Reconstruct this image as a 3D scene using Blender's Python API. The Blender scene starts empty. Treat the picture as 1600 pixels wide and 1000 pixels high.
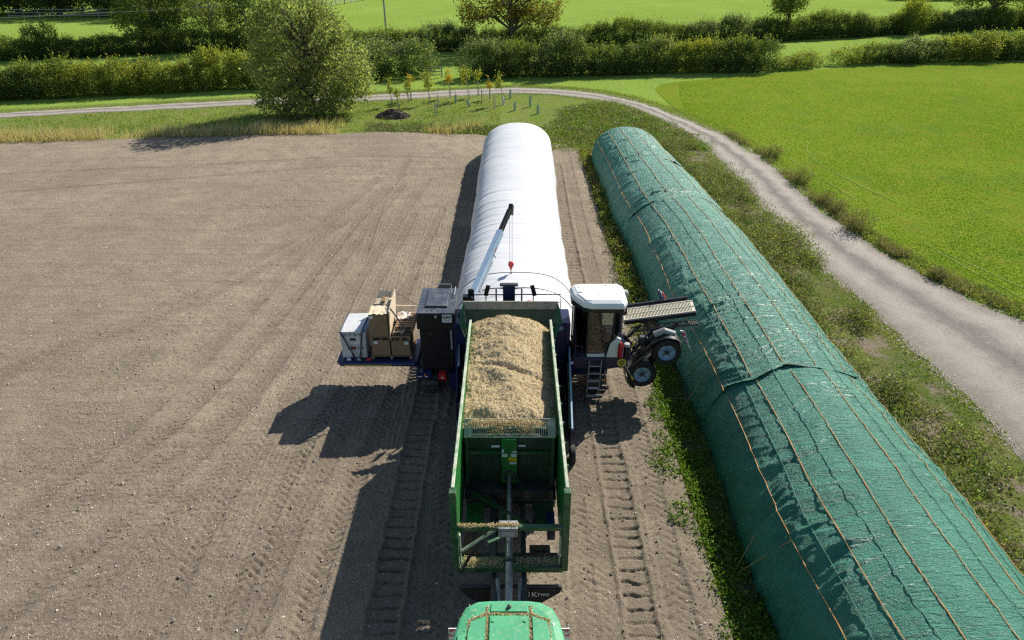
import bpy, bmesh, math, random
import numpy as np
from mathutils import Vector, Matrix, Quaternion
PI = math.pi
SC = bpy.context.scene
COL = SC.collection
random.seed(7)
RNG = np.random.default_rng(11)

# ------------------------------------------------------------------ camera, sky, sun, exposure
CAM_H, FOC, TH = 14.0, 1067.0, math.radians(29.4)
cd = bpy.data.cameras.new('camera'); cam = bpy.data.objects.new('camera', cd); COL.objects.link(cam)
cd.sensor_width = 36.0; cd.lens = FOC / 1600 * 36; cd.clip_start = 0.1; cd.clip_end = 3000
cam.location = (0, 0, CAM_H); cam.rotation_euler = (PI / 2 - TH, 0, 0)
SC.camera = cam
SUN_AZ, SUN_EL = math.radians(40.2), math.radians(36.6)
w = bpy.data.worlds.new('World'); SC.world = w; w.use_nodes = True
nt = w.node_tree; bgn = nt.nodes['Background']
sky = nt.nodes.new('ShaderNodeTexSky'); sky.sky_type = 'NISHITA'; sky.sun_disc = False
sky.sun_elevation = SUN_EL; sky.sun_rotation = SUN_AZ; sky.air_density = 1.0; sky.dust_density = 0.6; sky.ozone_density = 1.0
nt.links.new(sky.outputs['Color'], bgn.inputs['Color']); bgn.inputs['Strength'].default_value = 0.075
sl = bpy.data.lights.new('sun', 'SUN'); sl.energy = 4.6; sl.angle = math.radians(0.53); sl.color = (1.0, 0.94, 0.85)
so = bpy.data.objects.new('sun', sl); COL.objects.link(so); so.location = (20, 40, 60)
sd = Vector((math.sin(SUN_AZ) * math.cos(SUN_EL), math.cos(SUN_AZ) * math.cos(SUN_EL), math.sin(SUN_EL)))
so.rotation_euler = sd.to_track_quat('Z', 'Y').to_euler()
vs = SC.view_settings; vs.view_transform = 'Standard'; vs.look = 'None'; vs.gamma = 1.0; vs.exposure = 0.66; vs.use_curve_mapping = False
SC.cycles.max_bounces = 6; SC.cycles.transparent_max_bounces = 8
SC.cycles.diffuse_bounces = 3; SC.cycles.filter_width = 1.3; SC.cycles.use_denoising = False; SC.cycles.caustics_refractive = False; SC.cycles.caustics_reflective = False; SC.cycles.sample_clamp_indirect = 3.0

# ------------------------------------------------------------------ materials
def srgb(r, g, b):
    f = lambda c: c / 12.92 if c <= 0.04045 else ((c + 0.055) / 1.055) ** 2.4
    return (f(r / 255), f(g / 255), f(b / 255))

def nd(t, typ, **kw):
    n = t.nodes.new(typ)
    for k, v in kw.items(): setattr(n, k, v)
    return n

def mixc(t, fac, a, b, blend='MIX'):
    m = nd(t, 'ShaderNodeMix', data_type='RGBA', blend_type=blend)
    for s, v in ((m.inputs[0], fac), (m.inputs[6], a), (m.inputs[7], b)):
        if isinstance(v, bpy.types.NodeSocket): t.links.new(v, s)
        elif isinstance(v, (int, float)): s.default_value = v
        else: s.default_value = (*v, 1)
    return m.outputs[2]

def ramp(t, src, p0, p1, v0=0.0, v1=1.0):
    m = nd(t, 'ShaderNodeMapRange'); t.links.new(src, m.inputs[0])
    m.inputs[1].default_value = p0; m.inputs[2].default_value = p1; m.inputs[3].default_value = v0; m.inputs[4].default_value = v1
    return m.outputs[0]

def noise(t, vec, scale, detail=3, rough=0.55, sx=None):
    if sx is not None:
        mp = nd(t, 'ShaderNodeMapping'); mp.inputs['Scale'].default_value = sx; t.links.new(vec, mp.inputs[0]); vec = mp.outputs[0]
    n = nd(t, 'ShaderNodeTexNoise'); n.inputs['Scale'].default_value = scale; n.inputs['Detail'].default_value = detail
    n.inputs['Roughness'].default_value = rough; t.links.new(vec, n.inputs['Vector'])
    return n.outputs['Fac']

def newmat(name):
    m = bpy.data.materials.new(name); m.use_nodes = True
    t = m.node_tree; p = t.nodes['Principled BSDF']
    return m, t, p

def bump(t, p, h, strength, dist):
    b = nd(t, 'ShaderNodeBump'); b.inputs['Strength'].default_value = strength; b.inputs['Distance'].default_value = dist
    t.links.new(h, b.inputs['Height']); t.links.new(b.outputs[0], p.inputs['Normal']); return b

def M(name, col, rough=0.6, metal=0.0, var=0.15, vs_=5.0, dust=None, dsc=3.0, d0=0.5, d1=0.75, bmp=0.0, bsc=60, coat=0.0, bd=0.01):
    m, t, p = newmat(name)
    pos = nd(t, 'ShaderNodeTexCoord').outputs['Object']
    n = noise(t, pos, vs_, 5)
    lo = tuple(c * (1 - var) for c in col); hi = tuple(min(1, c * (1 + var)) for c in col)
    c = mixc(t, ramp(t, n, 0.3, 0.7), lo, hi)
    if dust:
        n2 = noise(t, pos, dsc, 8, 0.7)
        k = ramp(t, n2, d0, d1)
        c = mixc(t, k, c, dust)
        r = nd(t, 'ShaderNodeMapRange'); t.links.new(k, r.inputs[0]); r.inputs[3].default_value = rough; r.inputs[4].default_value = 0.9
        t.links.new(r.outputs[0], p.inputs['Roughness'])
    else:
        p.inputs['Roughness'].default_value = rough
    t.links.new(c, p.inputs['Base Color']); p.inputs['Metallic'].default_value = metal
    if coat: p.inputs['Coat Weight'].default_value = coat
    if bmp: bump(t, p, noise(t, pos, bsc, 4), bmp, bd)
    return m

def leafmat(name, c1, c2, c3=None, trans=0.35, p3=0.12):
    m, t, p = newmat(name)
    g = nd(t, 'ShaderNodeNewGeometry')
    c = mixc(t, g.outputs['Random Per Island'], c1, c2)
    if c3:
        rr = nd(t, 'ShaderNodeMath', operation='FRACT'); mm = nd(t, 'ShaderNodeMath', operation='MULTIPLY')
        mm.inputs[1].default_value = 7.13; t.links.new(g.outputs['Random Per Island'], mm.inputs[0]); t.links.new(mm.outputs[0], rr.inputs[0])
        c = mixc(t, ramp(t, rr.outputs[0], 1 - p3 - 0.01, 1 - p3 + 0.01), c, c3)
    t.links.new(c, p.inputs['Base Color']); p.inputs['Roughness'].default_value = 0.6; p.inputs['Specular IOR Level'].default_value = 0.15
    tr = nd(t, 'ShaderNodeBsdfTranslucent'); t.links.new(mixc(t, 1.0, c, (1.25, 1.3, 0.6), 'MULTIPLY'), tr.inputs['Color'])
    mx = nd(t, 'ShaderNodeMixShader'); mx.inputs[0].default_value = trans
    t.links.new(p.outputs[0], mx.inputs[1]); t.links.new(tr.outputs[0], mx.inputs[2])
    t.links.new(mx.outputs[0], t.nodes['Material Output'].inputs['Surface'])
    return m

DUST = (0.36, 0.29, 0.18)
MAT = {}
MAT['green'] = M('green_paint', (0.012, 0.085, 0.026), 0.4, var=0.35, dust=(0.15, 0.15, 0.10), dsc=3.5, d0=0.46, d1=0.78)
MAT['green_dk'] = M('shaded_grimy_green_paint', (0.018, 0.060, 0.026), 0.55, var=0.3, dust=(0.07, 0.065, 0.045), dsc=2.5, d0=0.4, d1=0.7)  # grimy green, darkened in colour to carry the tailgate's inner shade
MAT['lip'] = M('worn_tan_steel', (0.26, 0.24, 0.18), 0.6, var=0.3, dust=(0.10, 0.16, 0.09), dsc=3.0, d0=0.5, d1=0.7)
MAT['green_in'] = M('green_paint_inside', (0.014, 0.17, 0.03), 0.4, var=0.2, dust=(0.14, 0.14, 0.08), dsc=2.6, d0=0.5, d1=0.85)
MAT['rim'] = M('worn_rim_steel', (0.42, 0.45, 0.34), 0.6, var=0.3, dust=(0.10, 0.30, 0.13), dsc=3.0, d0=0.5, d1=0.66)
MAT['navy'] = M('navy_paint', (0.010, 0.018, 0.075), 0.35, var=0.3, dust=(0.13, 0.12, 0.10), dsc=4, d0=0.6, d1=0.9)
MAT['black'] = M('black_paint', (0.012, 0.013, 0.016), 0.35, var=0.4, dust=(0.12, 0.11, 0.09), dsc=5, d0=0.6, d1=0.92)
MAT['blacktop'] = M('black_lid_sky_tint', (0.06, 0.068, 0.085), 0.28, var=0.4, dust=(0.22, 0.22, 0.21), dsc=3, d0=0.5, d1=0.95)  # reflected sky is mixed into the black lid's base colour
MAT['rubber'] = M('tyre_rubber', (0.018, 0.018, 0.018), 0.75, var=0.3, dust=(0.10, 0.085, 0.06), dsc=5, d0=0.55, d1=0.85, bmp=0.3, bsc=80)
MAT['white'] = M('white_paint', (0.72, 0.73, 0.72), 0.35, var=0.05, dust=(0.55, 0.50, 0.40), dsc=4, d0=0.6, d1=0.9)
MAT['whitebox'] = M('white_crate_plastic', (0.60, 0.62, 0.62), 0.5, var=0.08, dust=(0.40, 0.36, 0.28), dsc=4, d0=0.55, d1=0.85)
MAT['steel'] = M('grey_steel', (0.34, 0.35, 0.36), 0.42, 0.6, var=0.25, dust=(0.25, 0.22, 0.17), dsc=6)
MAT['darksteel'] = M('dark_steel', (0.06, 0.065, 0.07), 0.5, 0.4, var=0.3, dust=(0.16, 0.14, 0.10), dsc=4)
MAT['alu'] = M('aluminium', (0.55, 0.56, 0.56), 0.38, 0.75, var=0.15)
MAT['crane'] = M('pale_blue_crane_paint', (0.33, 0.45, 0.58), 0.35, var=0.1, dust=(0.4, 0.4, 0.36), dsc=4, d0=0.6, d1=0.95)
MAT['red'] = M('red_paint', (0.55, 0.02, 0.02), 0.4, var=0.15)
MAT['redflat'] = M('red_reflective', (0.62, 0.04, 0.03), 0.35, var=0.1)
MAT['orange'] = M('orange_lamp', (0.8, 0.18, 0.02), 0.3)
MAT['yellow'] = M('yellow_paint', (0.72, 0.50, 0.02), 0.45, var=0.1)
MAT['card'] = M('brown_cardboard', (0.27, 0.17, 0.095), 0.85, var=0.1, vs_=3, bmp=0.05, bsc=20)
MAT['cardin'] = M('pale_cardboard', (0.66, 0.54, 0.38), 0.8, var=0.1, bmp=0.05, bsc=25)
MAT['board'] = M('pale_plywood', (0.68, 0.56, 0.40), 0.7, var=0.12)
MAT['wood'] = M('pallet_wood', (0.26, 0.175, 0.11), 0.85, var=0.3, vs_=8, bmp=0.2, bsc=30)
MAT['paper'] = M('white_label', (0.72, 0.74, 0.76), 0.6, var=0.04)
MAT['ink'] = M('black_ink', (0.012, 0.012, 0.014), 0.6)
MAT['sheet'] = M('crumpled_pale_sheet', (0.66, 0.57, 0.50), 0.55, var=0.1)
MAT['hose'] = M('black_hose', (0.02, 0.02, 0.022), 0.5)
MAT['strap'] = M('grey_strap', (0.055, 0.065, 0.075), 0.8, bmp=0.2, bsc=120)
MAT['wirem'] = M('wire', (0.24, 0.24, 0.22), 0.5, 0.3)
MAT['rope'] = M('orange_twine', (0.66, 0.27, 0.08), 0.75, var=0.3, vs_=7, dust=(0.58, 0.44, 0.20), dsc=2.3, d0=0.4, d1=0.62)
MAT['foldline'] = M('green_fold_line', (0.10, 0.26, 0.20), 0.7)
MAT['cream'] = M('cream_grating', (0.62, 0.58, 0.44), 0.55, var=0.12, dust=(0.45, 0.36, 0.22), dsc=5, d0=0.55, d1=0.85)
MAT['jd'] = M('green_roof_plastic', (0.075, 0.36, 0.175), 0.42, var=0.15, vs_=2, dust=(0.36, 0.42, 0.26), dsc=14, d0=0.53, d1=0.82)
MAT['fender'] = M('dusty_grey_plastic', (0.33, 0.33, 0.33), 0.6, var=0.1)
MAT['rustboard'] = M('rust_brown_board', (0.16, 0.095, 0.06), 0.75, var=0.3)
MAT['bark'] = M('bark', (0.10, 0.08, 0.06), 0.9, var=0.35, vs_=9, bmp=0.6, bsc=14, bd=0.05)
MAT['palebark'] = M('pale_bark', (0.36, 0.33, 0.28), 0.85, var=0.2)
MAT['guard'] = M('pale_green_tree_guard', (0.24, 0.40, 0.30), 0.5, var=0.12)
MAT['guardw'] = M('white_tree_guard', (0.6, 0.6, 0.55), 0.6)
MAT['stake'] = M('grey_stake_wood', (0.33, 0.31, 0.26), 0.8)
MAT['railw'] = M('weathered_rail_wood', (0.30, 0.28, 0.25), 0.8)
MAT['chips'] = M('dark_woodchip', (0.085, 0.06, 0.05), 0.9, var=0.5, vs_=12)
MAT['flint'] = M('pale_flint', (0.62, 0.57, 0.48), 0.7, var=0.3)
MAT['gravelbits'] = M('gravel_bits', (0.36, 0.33, 0.28), 0.8, var=0.4)
MAT['clod'] = M('soil_clod', (0.27, 0.23, 0.18), 0.95, var=0.3)
MAT['straw'] = leafmat('straw_bits', (0.42, 0.355, 0.235), (0.58, 0.50, 0.35), (0.30, 0.24, 0.16), 0.1, 0.3)
MAT['chaff'] = leafmat('chaff_bits', (0.58, 0.465, 0.275), (0.76, 0.63, 0.41), (0.44, 0.35, 0.18), 0.15, 0.12)
gm, t, p = newmat('cab_glass'); t.nodes.remove(p)
tb = nd(t, 'ShaderNodeBsdfTransparent'); tb.inputs[0].default_value = (0.72, 0.78, 0.76, 1); gb_ = nd(t, 'ShaderNodeBsdfGlossy'); gb_.inputs['Roughness'].default_value = 0.03
fr = nd(t, 'ShaderNodeFresnel'); fr.inputs[0].default_value = 1.6; mx = nd(t, 'ShaderNodeMixShader'); t.links.new(fr.outputs[0], mx.inputs[0]); t.links.new(tb.outputs[0], mx.inputs[1]); t.links.new(gb_.outputs[0], mx.inputs[2])
t.links.new(mx.outputs[0], t.nodes['Material Output'].inputs['Surface']); MAT['glass'] = gm

def soilmat():
    m, t, p = newmat('soil')
    pos = nd(t, 'ShaderNodeNewGeometry').outputs['Position']
    big = noise(t, pos, 0.13, 4, 0.6)
    mid = noise(t, pos, 0.9, 5, 0.65)
    fine = noise(t, pos, 14, 5, 0.8)
    fine2 = noise(t, pos, 48, 2, 0.6)
    c = mixc(t, ramp(t, big, 0.38, 0.62), (0.248, 0.199, 0.146), (0.355, 0.292, 0.212))
    c = mixc(t, ramp(t, mid, 0.38, 0.68, 0, 0.75), c, (0.205, 0.164, 0.121))
    c = mixc(t, ramp(t, fine, 0.47, 0.34, 0, 0.85), c, (0.085, 0.068, 0.05))
    c = mixc(t, ramp(t, fine, 0.54, 0.66, 0, 0.75), c, (0.47, 0.40, 0.295))
    c = mixc(t, ramp(t, fine2, 0.60, 0.68, 0, 0.7), c, (0.58, 0.51, 0.39))
    c = mixc(t, ramp(t, fine2, 0.40, 0.32, 0, 0.6), c, (0.09, 0.073, 0.055))
    at = nd(t, 'ShaderNodeAttribute', attribute_name='wheeled')
    c = mixc(t, ramp(t, at.outputs['Fac'], 0.0, 1.0, 0, 0.62), c, (0.185, 0.152, 0.115))
    # faint drill rows across the field
    row = noise(t, pos, 1.0, 3, 0.6, (0.12, 2.6, 1))
    c = mixc(t, ramp(t, row, 0.50, 0.66, 0, 0.30), c, (0.16, 0.13, 0.10))
    t.links.new(c, p.inputs['Base Color']); p.inputs['Roughness'].default_value = 0.95; p.inputs['Specular IOR Level'].default_value = 0.15
    h = nd(t, 'ShaderNodeMath', operation='ADD'); t.links.new(fine, h.inputs[0])
    h2 = nd(t, 'ShaderNodeMath', operation='MULTIPLY'); t.links.new(fine2, h2.inputs[0]); h2.inputs[1].default_value = 0.35
    t.links.new(h2.outputs[0], h.inputs[1])
    bump(t, p, h.outputs[0], 1.0, 0.055)
    return m
MAT['soil'] = soilmat()

def grassmat(name, ca, cb, cc, fs=9.0, bs=0.05, bd=0.12, soil=0.0):
    m, t, p = newmat(name)
    pos = nd(t, 'ShaderNodeNewGeometry').outputs['Position']
    big = noise(t, pos, bs, 4, 0.6); mid = noise(t, pos, 0.7, 4, 0.6); fine = noise(t, pos, fs, 4, 0.75)
    c = mixc(t, ramp(t, big, 0.35, 0.65), ca, cb)
    c = mixc(t, ramp(t, mid, 0.42, 0.68, 0, 0.75), c, cc)
    c = mixc(t, ramp(t, noise(t, pos, 0.22, 5, 0.65), 0.52, 0.68, 0, 0.55), c, (ca[0] * 0.78, ca[1] * 0.88, ca[2] * 1.5))
    c = mixc(t, ramp(t, fine, 0.5, 0.3, 0, 0.8), c, tuple(x * 0.45 for x in ca))
    c = mixc(t, ramp(t, fine, 0.55, 0.75, 0, 0.5), c, tuple(min(1, x * 1.3) for x in cb))
    if soil:
        n4 = noise(t, pos, 0.55, 6, 0.7)
        c = mixc(t, ramp(t, n4, 0.60 - soil, 0.68 - soil), c, (0.24, 0.195, 0.145))
    t.links.new(c, p.inputs['Base Color']); p.inputs['Roughness'].default_value = 1.0; p.inputs['Specular IOR Level'].default_value = 0.0
    bump(t, p, fine, 1.0, bd)
    return m
MAT['meadow'] = grassmat('meadow_grass', (0.205, 0.315, 0.050), (0.25, 0.37, 0.070), (0.245, 0.315, 0.070), 4.0)
MAT['crop'] = grassmat('young_crop', (0.145, 0.235, 0.022), (0.195, 0.282, 0.031), (0.235, 0.248, 0.036), 7.0, 0.06, 0.14)
MAT['verge'] = grassmat('verge_grass', (0.13, 0.195, 0.035), (0.185, 0.245, 0.05), (0.22, 0.21, 0.09), 3.5, 0.1, 0.12)
MAT['weedy'] = grassmat('weedy_soil', (0.10, 0.14, 0.03), (0.15, 0.18, 0.045), (0.20, 0.18, 0.08), 9.0, 0.2, 0.10, soil=0.09)

def roadmat():
    m, t, p = newmat('gravel')
    pos = nd(t, 'ShaderNodeNewGeometry').outputs['Position']
    uv = nd(t, 'ShaderNodeUVMap').outputs[0]
    sx = nd(t, 'ShaderNodeSeparateXYZ'); t.links.new(uv, sx.inputs[0])
    fine = noise(t, pos, 18, 5, 0.8); mid = noise(t, pos, 1.1, 5, 0.65)
    c = mixc(t, ramp(t, mid, 0.35, 0.7), (0.265, 0.235, 0.200), (0.345, 0.308, 0.262))
    c = mixc(t, ramp(t, noise(t, pos, 0.35, 4, 0.6), 0.4, 0.65, 0, 0.55), c, (0.245, 0.218, 0.19))
    wob = nd(t, 'ShaderNodeMath', operation='ADD'); t.links.new(sx.outputs[0], wob.inputs[0])
    wn = ramp(t, noise(t, pos, 1.2, 6, 0.75), 0.2, 0.8, -0.09, 0.09); t.links.new(wn, wob.inputs[1])
    d = nd(t, 'ShaderNodeMath', operation='SUBTRACT'); t.links.new(wob.outputs[0], d.inputs[0]); d.inputs[1].default_value = 0.5
    a = nd(t, 'ShaderNodeMath', operation='ABSOLUTE'); t.links.new(d.outputs[0], a.inputs[0])
    w1 = nd(t, 'ShaderNodeMath', operation='SUBTRACT'); t.links.new(a.outputs[0], w1.inputs[0]); w1.inputs[1].default_value = 0.25
    w2 = nd(t, 'ShaderNodeMath', operation='ABSOLUTE'); t.links.new(w1.outputs[0], w2.inputs[0])
    c = mixc(t, ramp(t, w2.outputs[0], 0.16, 0.02, 0, 0.6), c, (0.45, 0.41, 0.35))
    c = mixc(t, ramp(t, a.outputs[0], 0.12, 0.0, 0, 0.75), c, (0.15, 0.138, 0.128))
    c = mixc(t, ramp(t, a.outputs[0], 0.38, 0.5, 0, 0.6), c, (0.21, 0.185, 0.15))
    c = mixc(t, ramp(t, fine, 0.48, 0.32, 0, 0.75), c, (0.13, 0.115, 0.10))
    c = mixc(t, ramp(t, fine, 0.56, 0.70, 0, 0.7), c, (0.52, 0.49, 0.45))
    t.links.new(c, p.inputs['Base Color']); p.inputs['Roughness'].default_value = 0.95; p.inputs['Specular IOR Level'].default_value = 0.15
    bump(t, p, fine, 1.0, 0.04)
    return m
MAT['road'] = roadmat()

def tarpmat():
    m, t, p = newmat('green_tarpaulin')
    pos = nd(t, 'ShaderNodeNewGeometry').outputs['Position']
    n = noise(t, pos, 1.3, 5, 0.6)
    c = mixc(t, ramp(t, n, 0.35, 0.7), (0.032, 0.190, 0.125), (0.055, 0.260, 0.180))
    n2 = noise(t, pos, 2.2, 7, 0.75)
    c = mixc(t, ramp(t, n2, 0.60, 0.9, 0, 0.25), c, (0.18, 0.26, 0.20))
    t.links.new(c, p.inputs['Base Color'])
    p.inputs['Roughness'].default_value = 0.38; p.inputs['Specular IOR Level'].default_value = 0.40
    cr = noise(t, pos, 2.6, 5, 0.65, (0.8, 3.6, 1.4)); f2 = noise(t, pos, 16, 3, 0.6)
    rg = nd(t, 'ShaderNodeMath', operation='SUBTRACT'); t.links.new(cr, rg.inputs[0]); rg.inputs[1].default_value = 0.5
    ab = nd(t, 'ShaderNodeMath', operation='ABSOLUTE'); t.links.new(rg.outputs[0], ab.inputs[0])
    ad = nd(t, 'ShaderNodeMath', operation='MULTIPLY_ADD'); t.links.new(f2, ad.inputs[0]); ad.inputs[1].default_value = 0.16; t.links.new(ab.outputs[0], ad.inputs[2])
    bump(t, p, ad.outputs[0], 1.0, 0.18)
    return m
MAT['tarp'] = tarpmat()
def bagmat():
    m, t, p = newmat('white_bag_film')
    pos = nd(t, 'ShaderNodeNewGeometry').outputs['Position']
    n = noise(t, pos, 0.8, 5, 0.6)
    c = mixc(t, ramp(t, n, 0.3, 0.7), (0.60, 0.615, 0.63), (0.65, 0.66, 0.67))
    t.links.new(c, p.inputs['Base Color']); p.inputs['Roughness'].default_value = 0.42; p.inputs['Specular IOR Level'].default_value = 0.4
    cr = noise(t, pos, 2.2, 4, 0.6, (0.5, 3.0, 0.6))
    bump(t, p, cr, 0.35, 0.08)
    return m
MAT['bag'] = bagmat()

MAT['lf_willow'] = leafmat('willow_leaf', (0.17, 0.22, 0.07), (0.31, 0.355, 0.145), (0.44, 0.45, 0.25), 0.55, 0.18)
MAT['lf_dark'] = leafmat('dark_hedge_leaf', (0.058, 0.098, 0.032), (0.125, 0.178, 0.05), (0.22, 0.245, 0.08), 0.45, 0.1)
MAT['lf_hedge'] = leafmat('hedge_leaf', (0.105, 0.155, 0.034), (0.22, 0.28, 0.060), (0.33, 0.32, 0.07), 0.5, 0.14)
MAT['lf_grey'] = leafmat('grey_hedge_leaf', (0.11, 0.15, 0.06), (0.22, 0.27, 0.125), (0.35, 0.39, 0.23), 0.45, 0.15)
MAT['lf_gold'] = leafmat('golden_hedge_leaf', (0.17, 0.215, 0.04), (0.32, 0.345, 0.065), (0.46, 0.36, 0.06), 0.5, 0.16)
MAT['lf_autumn'] = leafmat('autumn_leaf', (0.12, 0.14, 0.03), (0.24, 0.22, 0.05), (0.36, 0.18, 0.05), 0.45, 0.14)
MAT['lf_orange'] = leafmat('orange_sapling_leaf', (0.30, 0.30, 0.04), (0.46, 0.36, 0.04), (0.50, 0.25, 0.03), 0.45, 0.2)
MAT['lf_weed'] = leafmat('weed_leaf', (0.08, 0.14, 0.025), (0.16, 0.22, 0.05), (0.27, 0.26, 0.10), 0.4, 0.15)
MAT['lf_lush'] = leafmat('lush_weed_leaf', (0.08, 0.17, 0.015), (0.16, 0.29, 0.03), (0.26, 0.33, 0.05), 0.4, 0.15)
MAT['lf_brown'] = leafmat('brown_weed_leaf', (0.18, 0.145, 0.08), (0.29, 0.24, 0.145), (0.14, 0.17, 0.05), 0.3, 0.3)
MAT['gr_dry'] = leafmat('dry_grass_blade', (0.46, 0.38, 0.22), (0.66, 0.56, 0.36), (0.26, 0.28, 0.08), 0.35, 0.18)
MAT['gr_brown'] = leafmat('brown_grass_blade', (0.22, 0.18, 0.11), (0.34, 0.29, 0.19), (0.16, 0.19, 0.06), 0.3, 0.35)
MAT['gr_green'] = leafmat('green_grass_blade', (0.13, 0.20, 0.035), (0.22, 0.30, 0.06), (0.36, 0.34, 0.15), 0.4, 0.25)
MAT['gr_crop'] = leafmat('crop_blade', (0.13, 0.24, 0.020), (0.24, 0.36, 0.035), (0.34, 0.42, 0.10), 0.4, 0.15)

# ------------------------------------------------------------------ helpers
OFF = {}
def tag(o, label=None, cat=None, group=None, kind=None):
    if label: o['label'] = label
    if cat: o['category'] = cat
    if group: o['group'] = group
    if kind: o['kind'] = kind
    return o

def thing(name, loc, label, cat, group=None):
    o = bpy.data.objects.new(name, None); COL.objects.link(o); o.location = loc; o.empty_display_size = 0.2
    OFF[o.name] = Vector(loc)
    return tag(o, label, cat, group)

def mesh_np(name, V, F, mats, smooth=False, midx=None):
    V = np.asarray(V, np.float32).reshape(-1, 3); F = np.asarray(F, np.int32)
    k = F.shape[1]; me = bpy.data.meshes.new(name)
    me.vertices.add(len(V)); me.vertices.foreach_set('co', V.ravel())
    me.loops.add(F.size); me.loops.foreach_set('vertex_index', F.ravel())
    me.polygons.add(len(F)); me.polygons.foreach_set('loop_start', np.arange(0, F.size, k, dtype=np.int32))
    me.polygons.foreach_set('loop_total', np.full(len(F), k, np.int32))
    if midx is not None: me.polygons.foreach_set('material_index', np.asarray(midx, np.int32))
    if smooth: me.polygons.foreach_set('use_smooth', np.ones(len(F), bool))
    me.update(calc_edges=True)
    for m in (mats if isinstance(mats, (list, tuple)) else [mats]): me.materials.append(MAT[m] if isinstance(m, str) else m)
    return me

def link(name, me, parent=None, loc=(0, 0, 0), rot=(0, 0, 0), sc=(1, 1, 1)):
    o = bpy.data.objects.new(name, me); COL.objects.link(o)
    o.location = loc; o.rotation_euler = rot; o.scale = sc
    if parent is not None: o.parent = parent
    return o

class MB:
    """collects shapes in world coordinates; build() links them as one mesh"""
    def __init__(s): s.v = []; s.f = []; s.sm = []
    def add(s, vs, fs, smooth=False):
        o = len(s.v); s.v += [tuple(v) for v in vs]; s.f += [tuple(i + o for i in f) for f in fs]; s.sm += [smooth] * len(fs); return s
    def box(s, x0, x1, y0, y1, z0, z1, b=0.012, rot=None, piv=None):
        bm = bmesh.new(); bmesh.ops.create_cube(bm, size=1)
        d = (x1 - x0, y1 - y0, z1 - z0)
        bmesh.ops.scale(bm, vec=d, verts=bm.verts)
        b = min(b, 0.3 * min(abs(q) for q in d))
        if b > 0.0005: bmesh.ops.bevel(bm, geom=bm.edges[:], offset=b, segments=1, affect='EDGES')
        c = Vector(((x0 + x1) / 2, (y0 + y1) / 2, (z0 + z1) / 2))
        vs = [v.co + c for v in bm.verts]
        if rot is not None:
            pv = Vector(piv) if piv is not None else c
            R = rot if isinstance(rot, Matrix) else Matrix.Rotation(rot[1], 3, rot[0])
            vs = [R @ (v - pv) + pv for v in vs]
        bm.verts.index_update(); fs = [[v.index for v in f.verts] for f in bm.faces]; bm.free()
        return s.add(vs, fs)
    def bar(s, a, b_, w, h=None, bev=0.008, up=(0, 0, 1)):
        a = Vector(a); b_ = Vector(b_); h = h or w; d = b_ - a; L = d.length; z = d / L
        upv = Vector(up)
        if abs(z.dot(upv)) > 0.98: upv = Vector((0, 1, 0))
        x = upv.cross(z).normalized(); y = z.cross(x)
        t = MB().box(-w / 2, w / 2, -h / 2, h / 2, 0, L, bev)
        return s.add([a + x * v[0] + y * v[1] + z * v[2] for v in t.v], t.f)
    def tube(s, pts, r, n=8, cap=True):
        pts = [Vector(p) for p in pts]; k = len(pts); rs = r if isinstance(r, (list, tuple)) else [r] * k
        vs = []; px = None
        for i in range(k):
            d = (pts[min(i + 1, k - 1)] - pts[max(i - 1, 0)]).normalized()
            if px is None:
                u = Vector((0, 0, 1)) if abs(d.z) < 0.9 else Vector((1, 0, 0)); px = (u - d * u.dot(d)).normalized()
            else:
                px = (px - d * px.dot(d)).normalized()
            py = d.cross(px)
            for j in range(n):
                a = 2 * PI * j / n; vs.append(pts[i] + (px * math.cos(a) + py * math.sin(a)) * rs[i])
        fs = [(i * n + j, i * n + (j + 1) % n, (i + 1) * n + (j + 1) % n, (i + 1) * n + j) for i in range(k - 1) for j in range(n)]
        if cap: fs += [tuple(range(n))[::-1], tuple(range((k - 1) * n, k * n))]
        return s.add(vs, fs, True)
    def lathe(s, prof, cen, axis, n=28):
        c = Vector(cen); z = Vector(axis).normalized(); x = z.orthogonal().normalized(); y = z.cross(x); k = len(prof); vs = []
        for j in range(n):
            a = 2 * PI * j / n; e = x * math.cos(a) + y * math.sin(a)
            for (r, h) in prof: vs.append(c + e * r + z * h)
        fs = [(j * k + i, j * k + i + 1, ((j + 1) % n) * k + i + 1, ((j + 1) % n) * k + i) for j in range(n) for i in range(k - 1)]
        return s.add(vs, fs, True)
    def prism(s, poly, d):
        n = len(poly); poly = [Vector(p) for p in poly]; d = Vector(d)
        vs = poly + [p + d for p in poly]
        fs = [tuple(range(n))[::-1], tuple(range(n, 2 * n))] + [(i, (i + 1) % n, n + (i + 1) % n, n + i) for i in range(n)]
        return s.add(vs, fs)
    def build(s, name, mat, parent=None, smooth=None):
        me = bpy.data.meshes.new(name)
        off = OFF.get(parent.name, Vector()) if parent is not None else Vector()
        me.from_pydata([Vector(v) - off for v in s.v], [], s.f)
        me.polygons.foreach_set('use_smooth', np.array(s.sm if smooth is None else [smooth] * len(s.f), bool))
        bm = bmesh.new(); bm.from_mesh(me); bmesh.ops.recalc_face_normals(bm, faces=bm.faces[:]); bm.to_mesh(me); bm.free()
        me.materials.append(MAT[mat])
        if any(s.sm) and smooth is not False:
            try: me.set_sharp_from_angle(angle=math.radians(40))
            except Exception: pass
        o = link(name, me, parent)
        if parent is not None: OFF[o.name] = off
        return o

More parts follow.
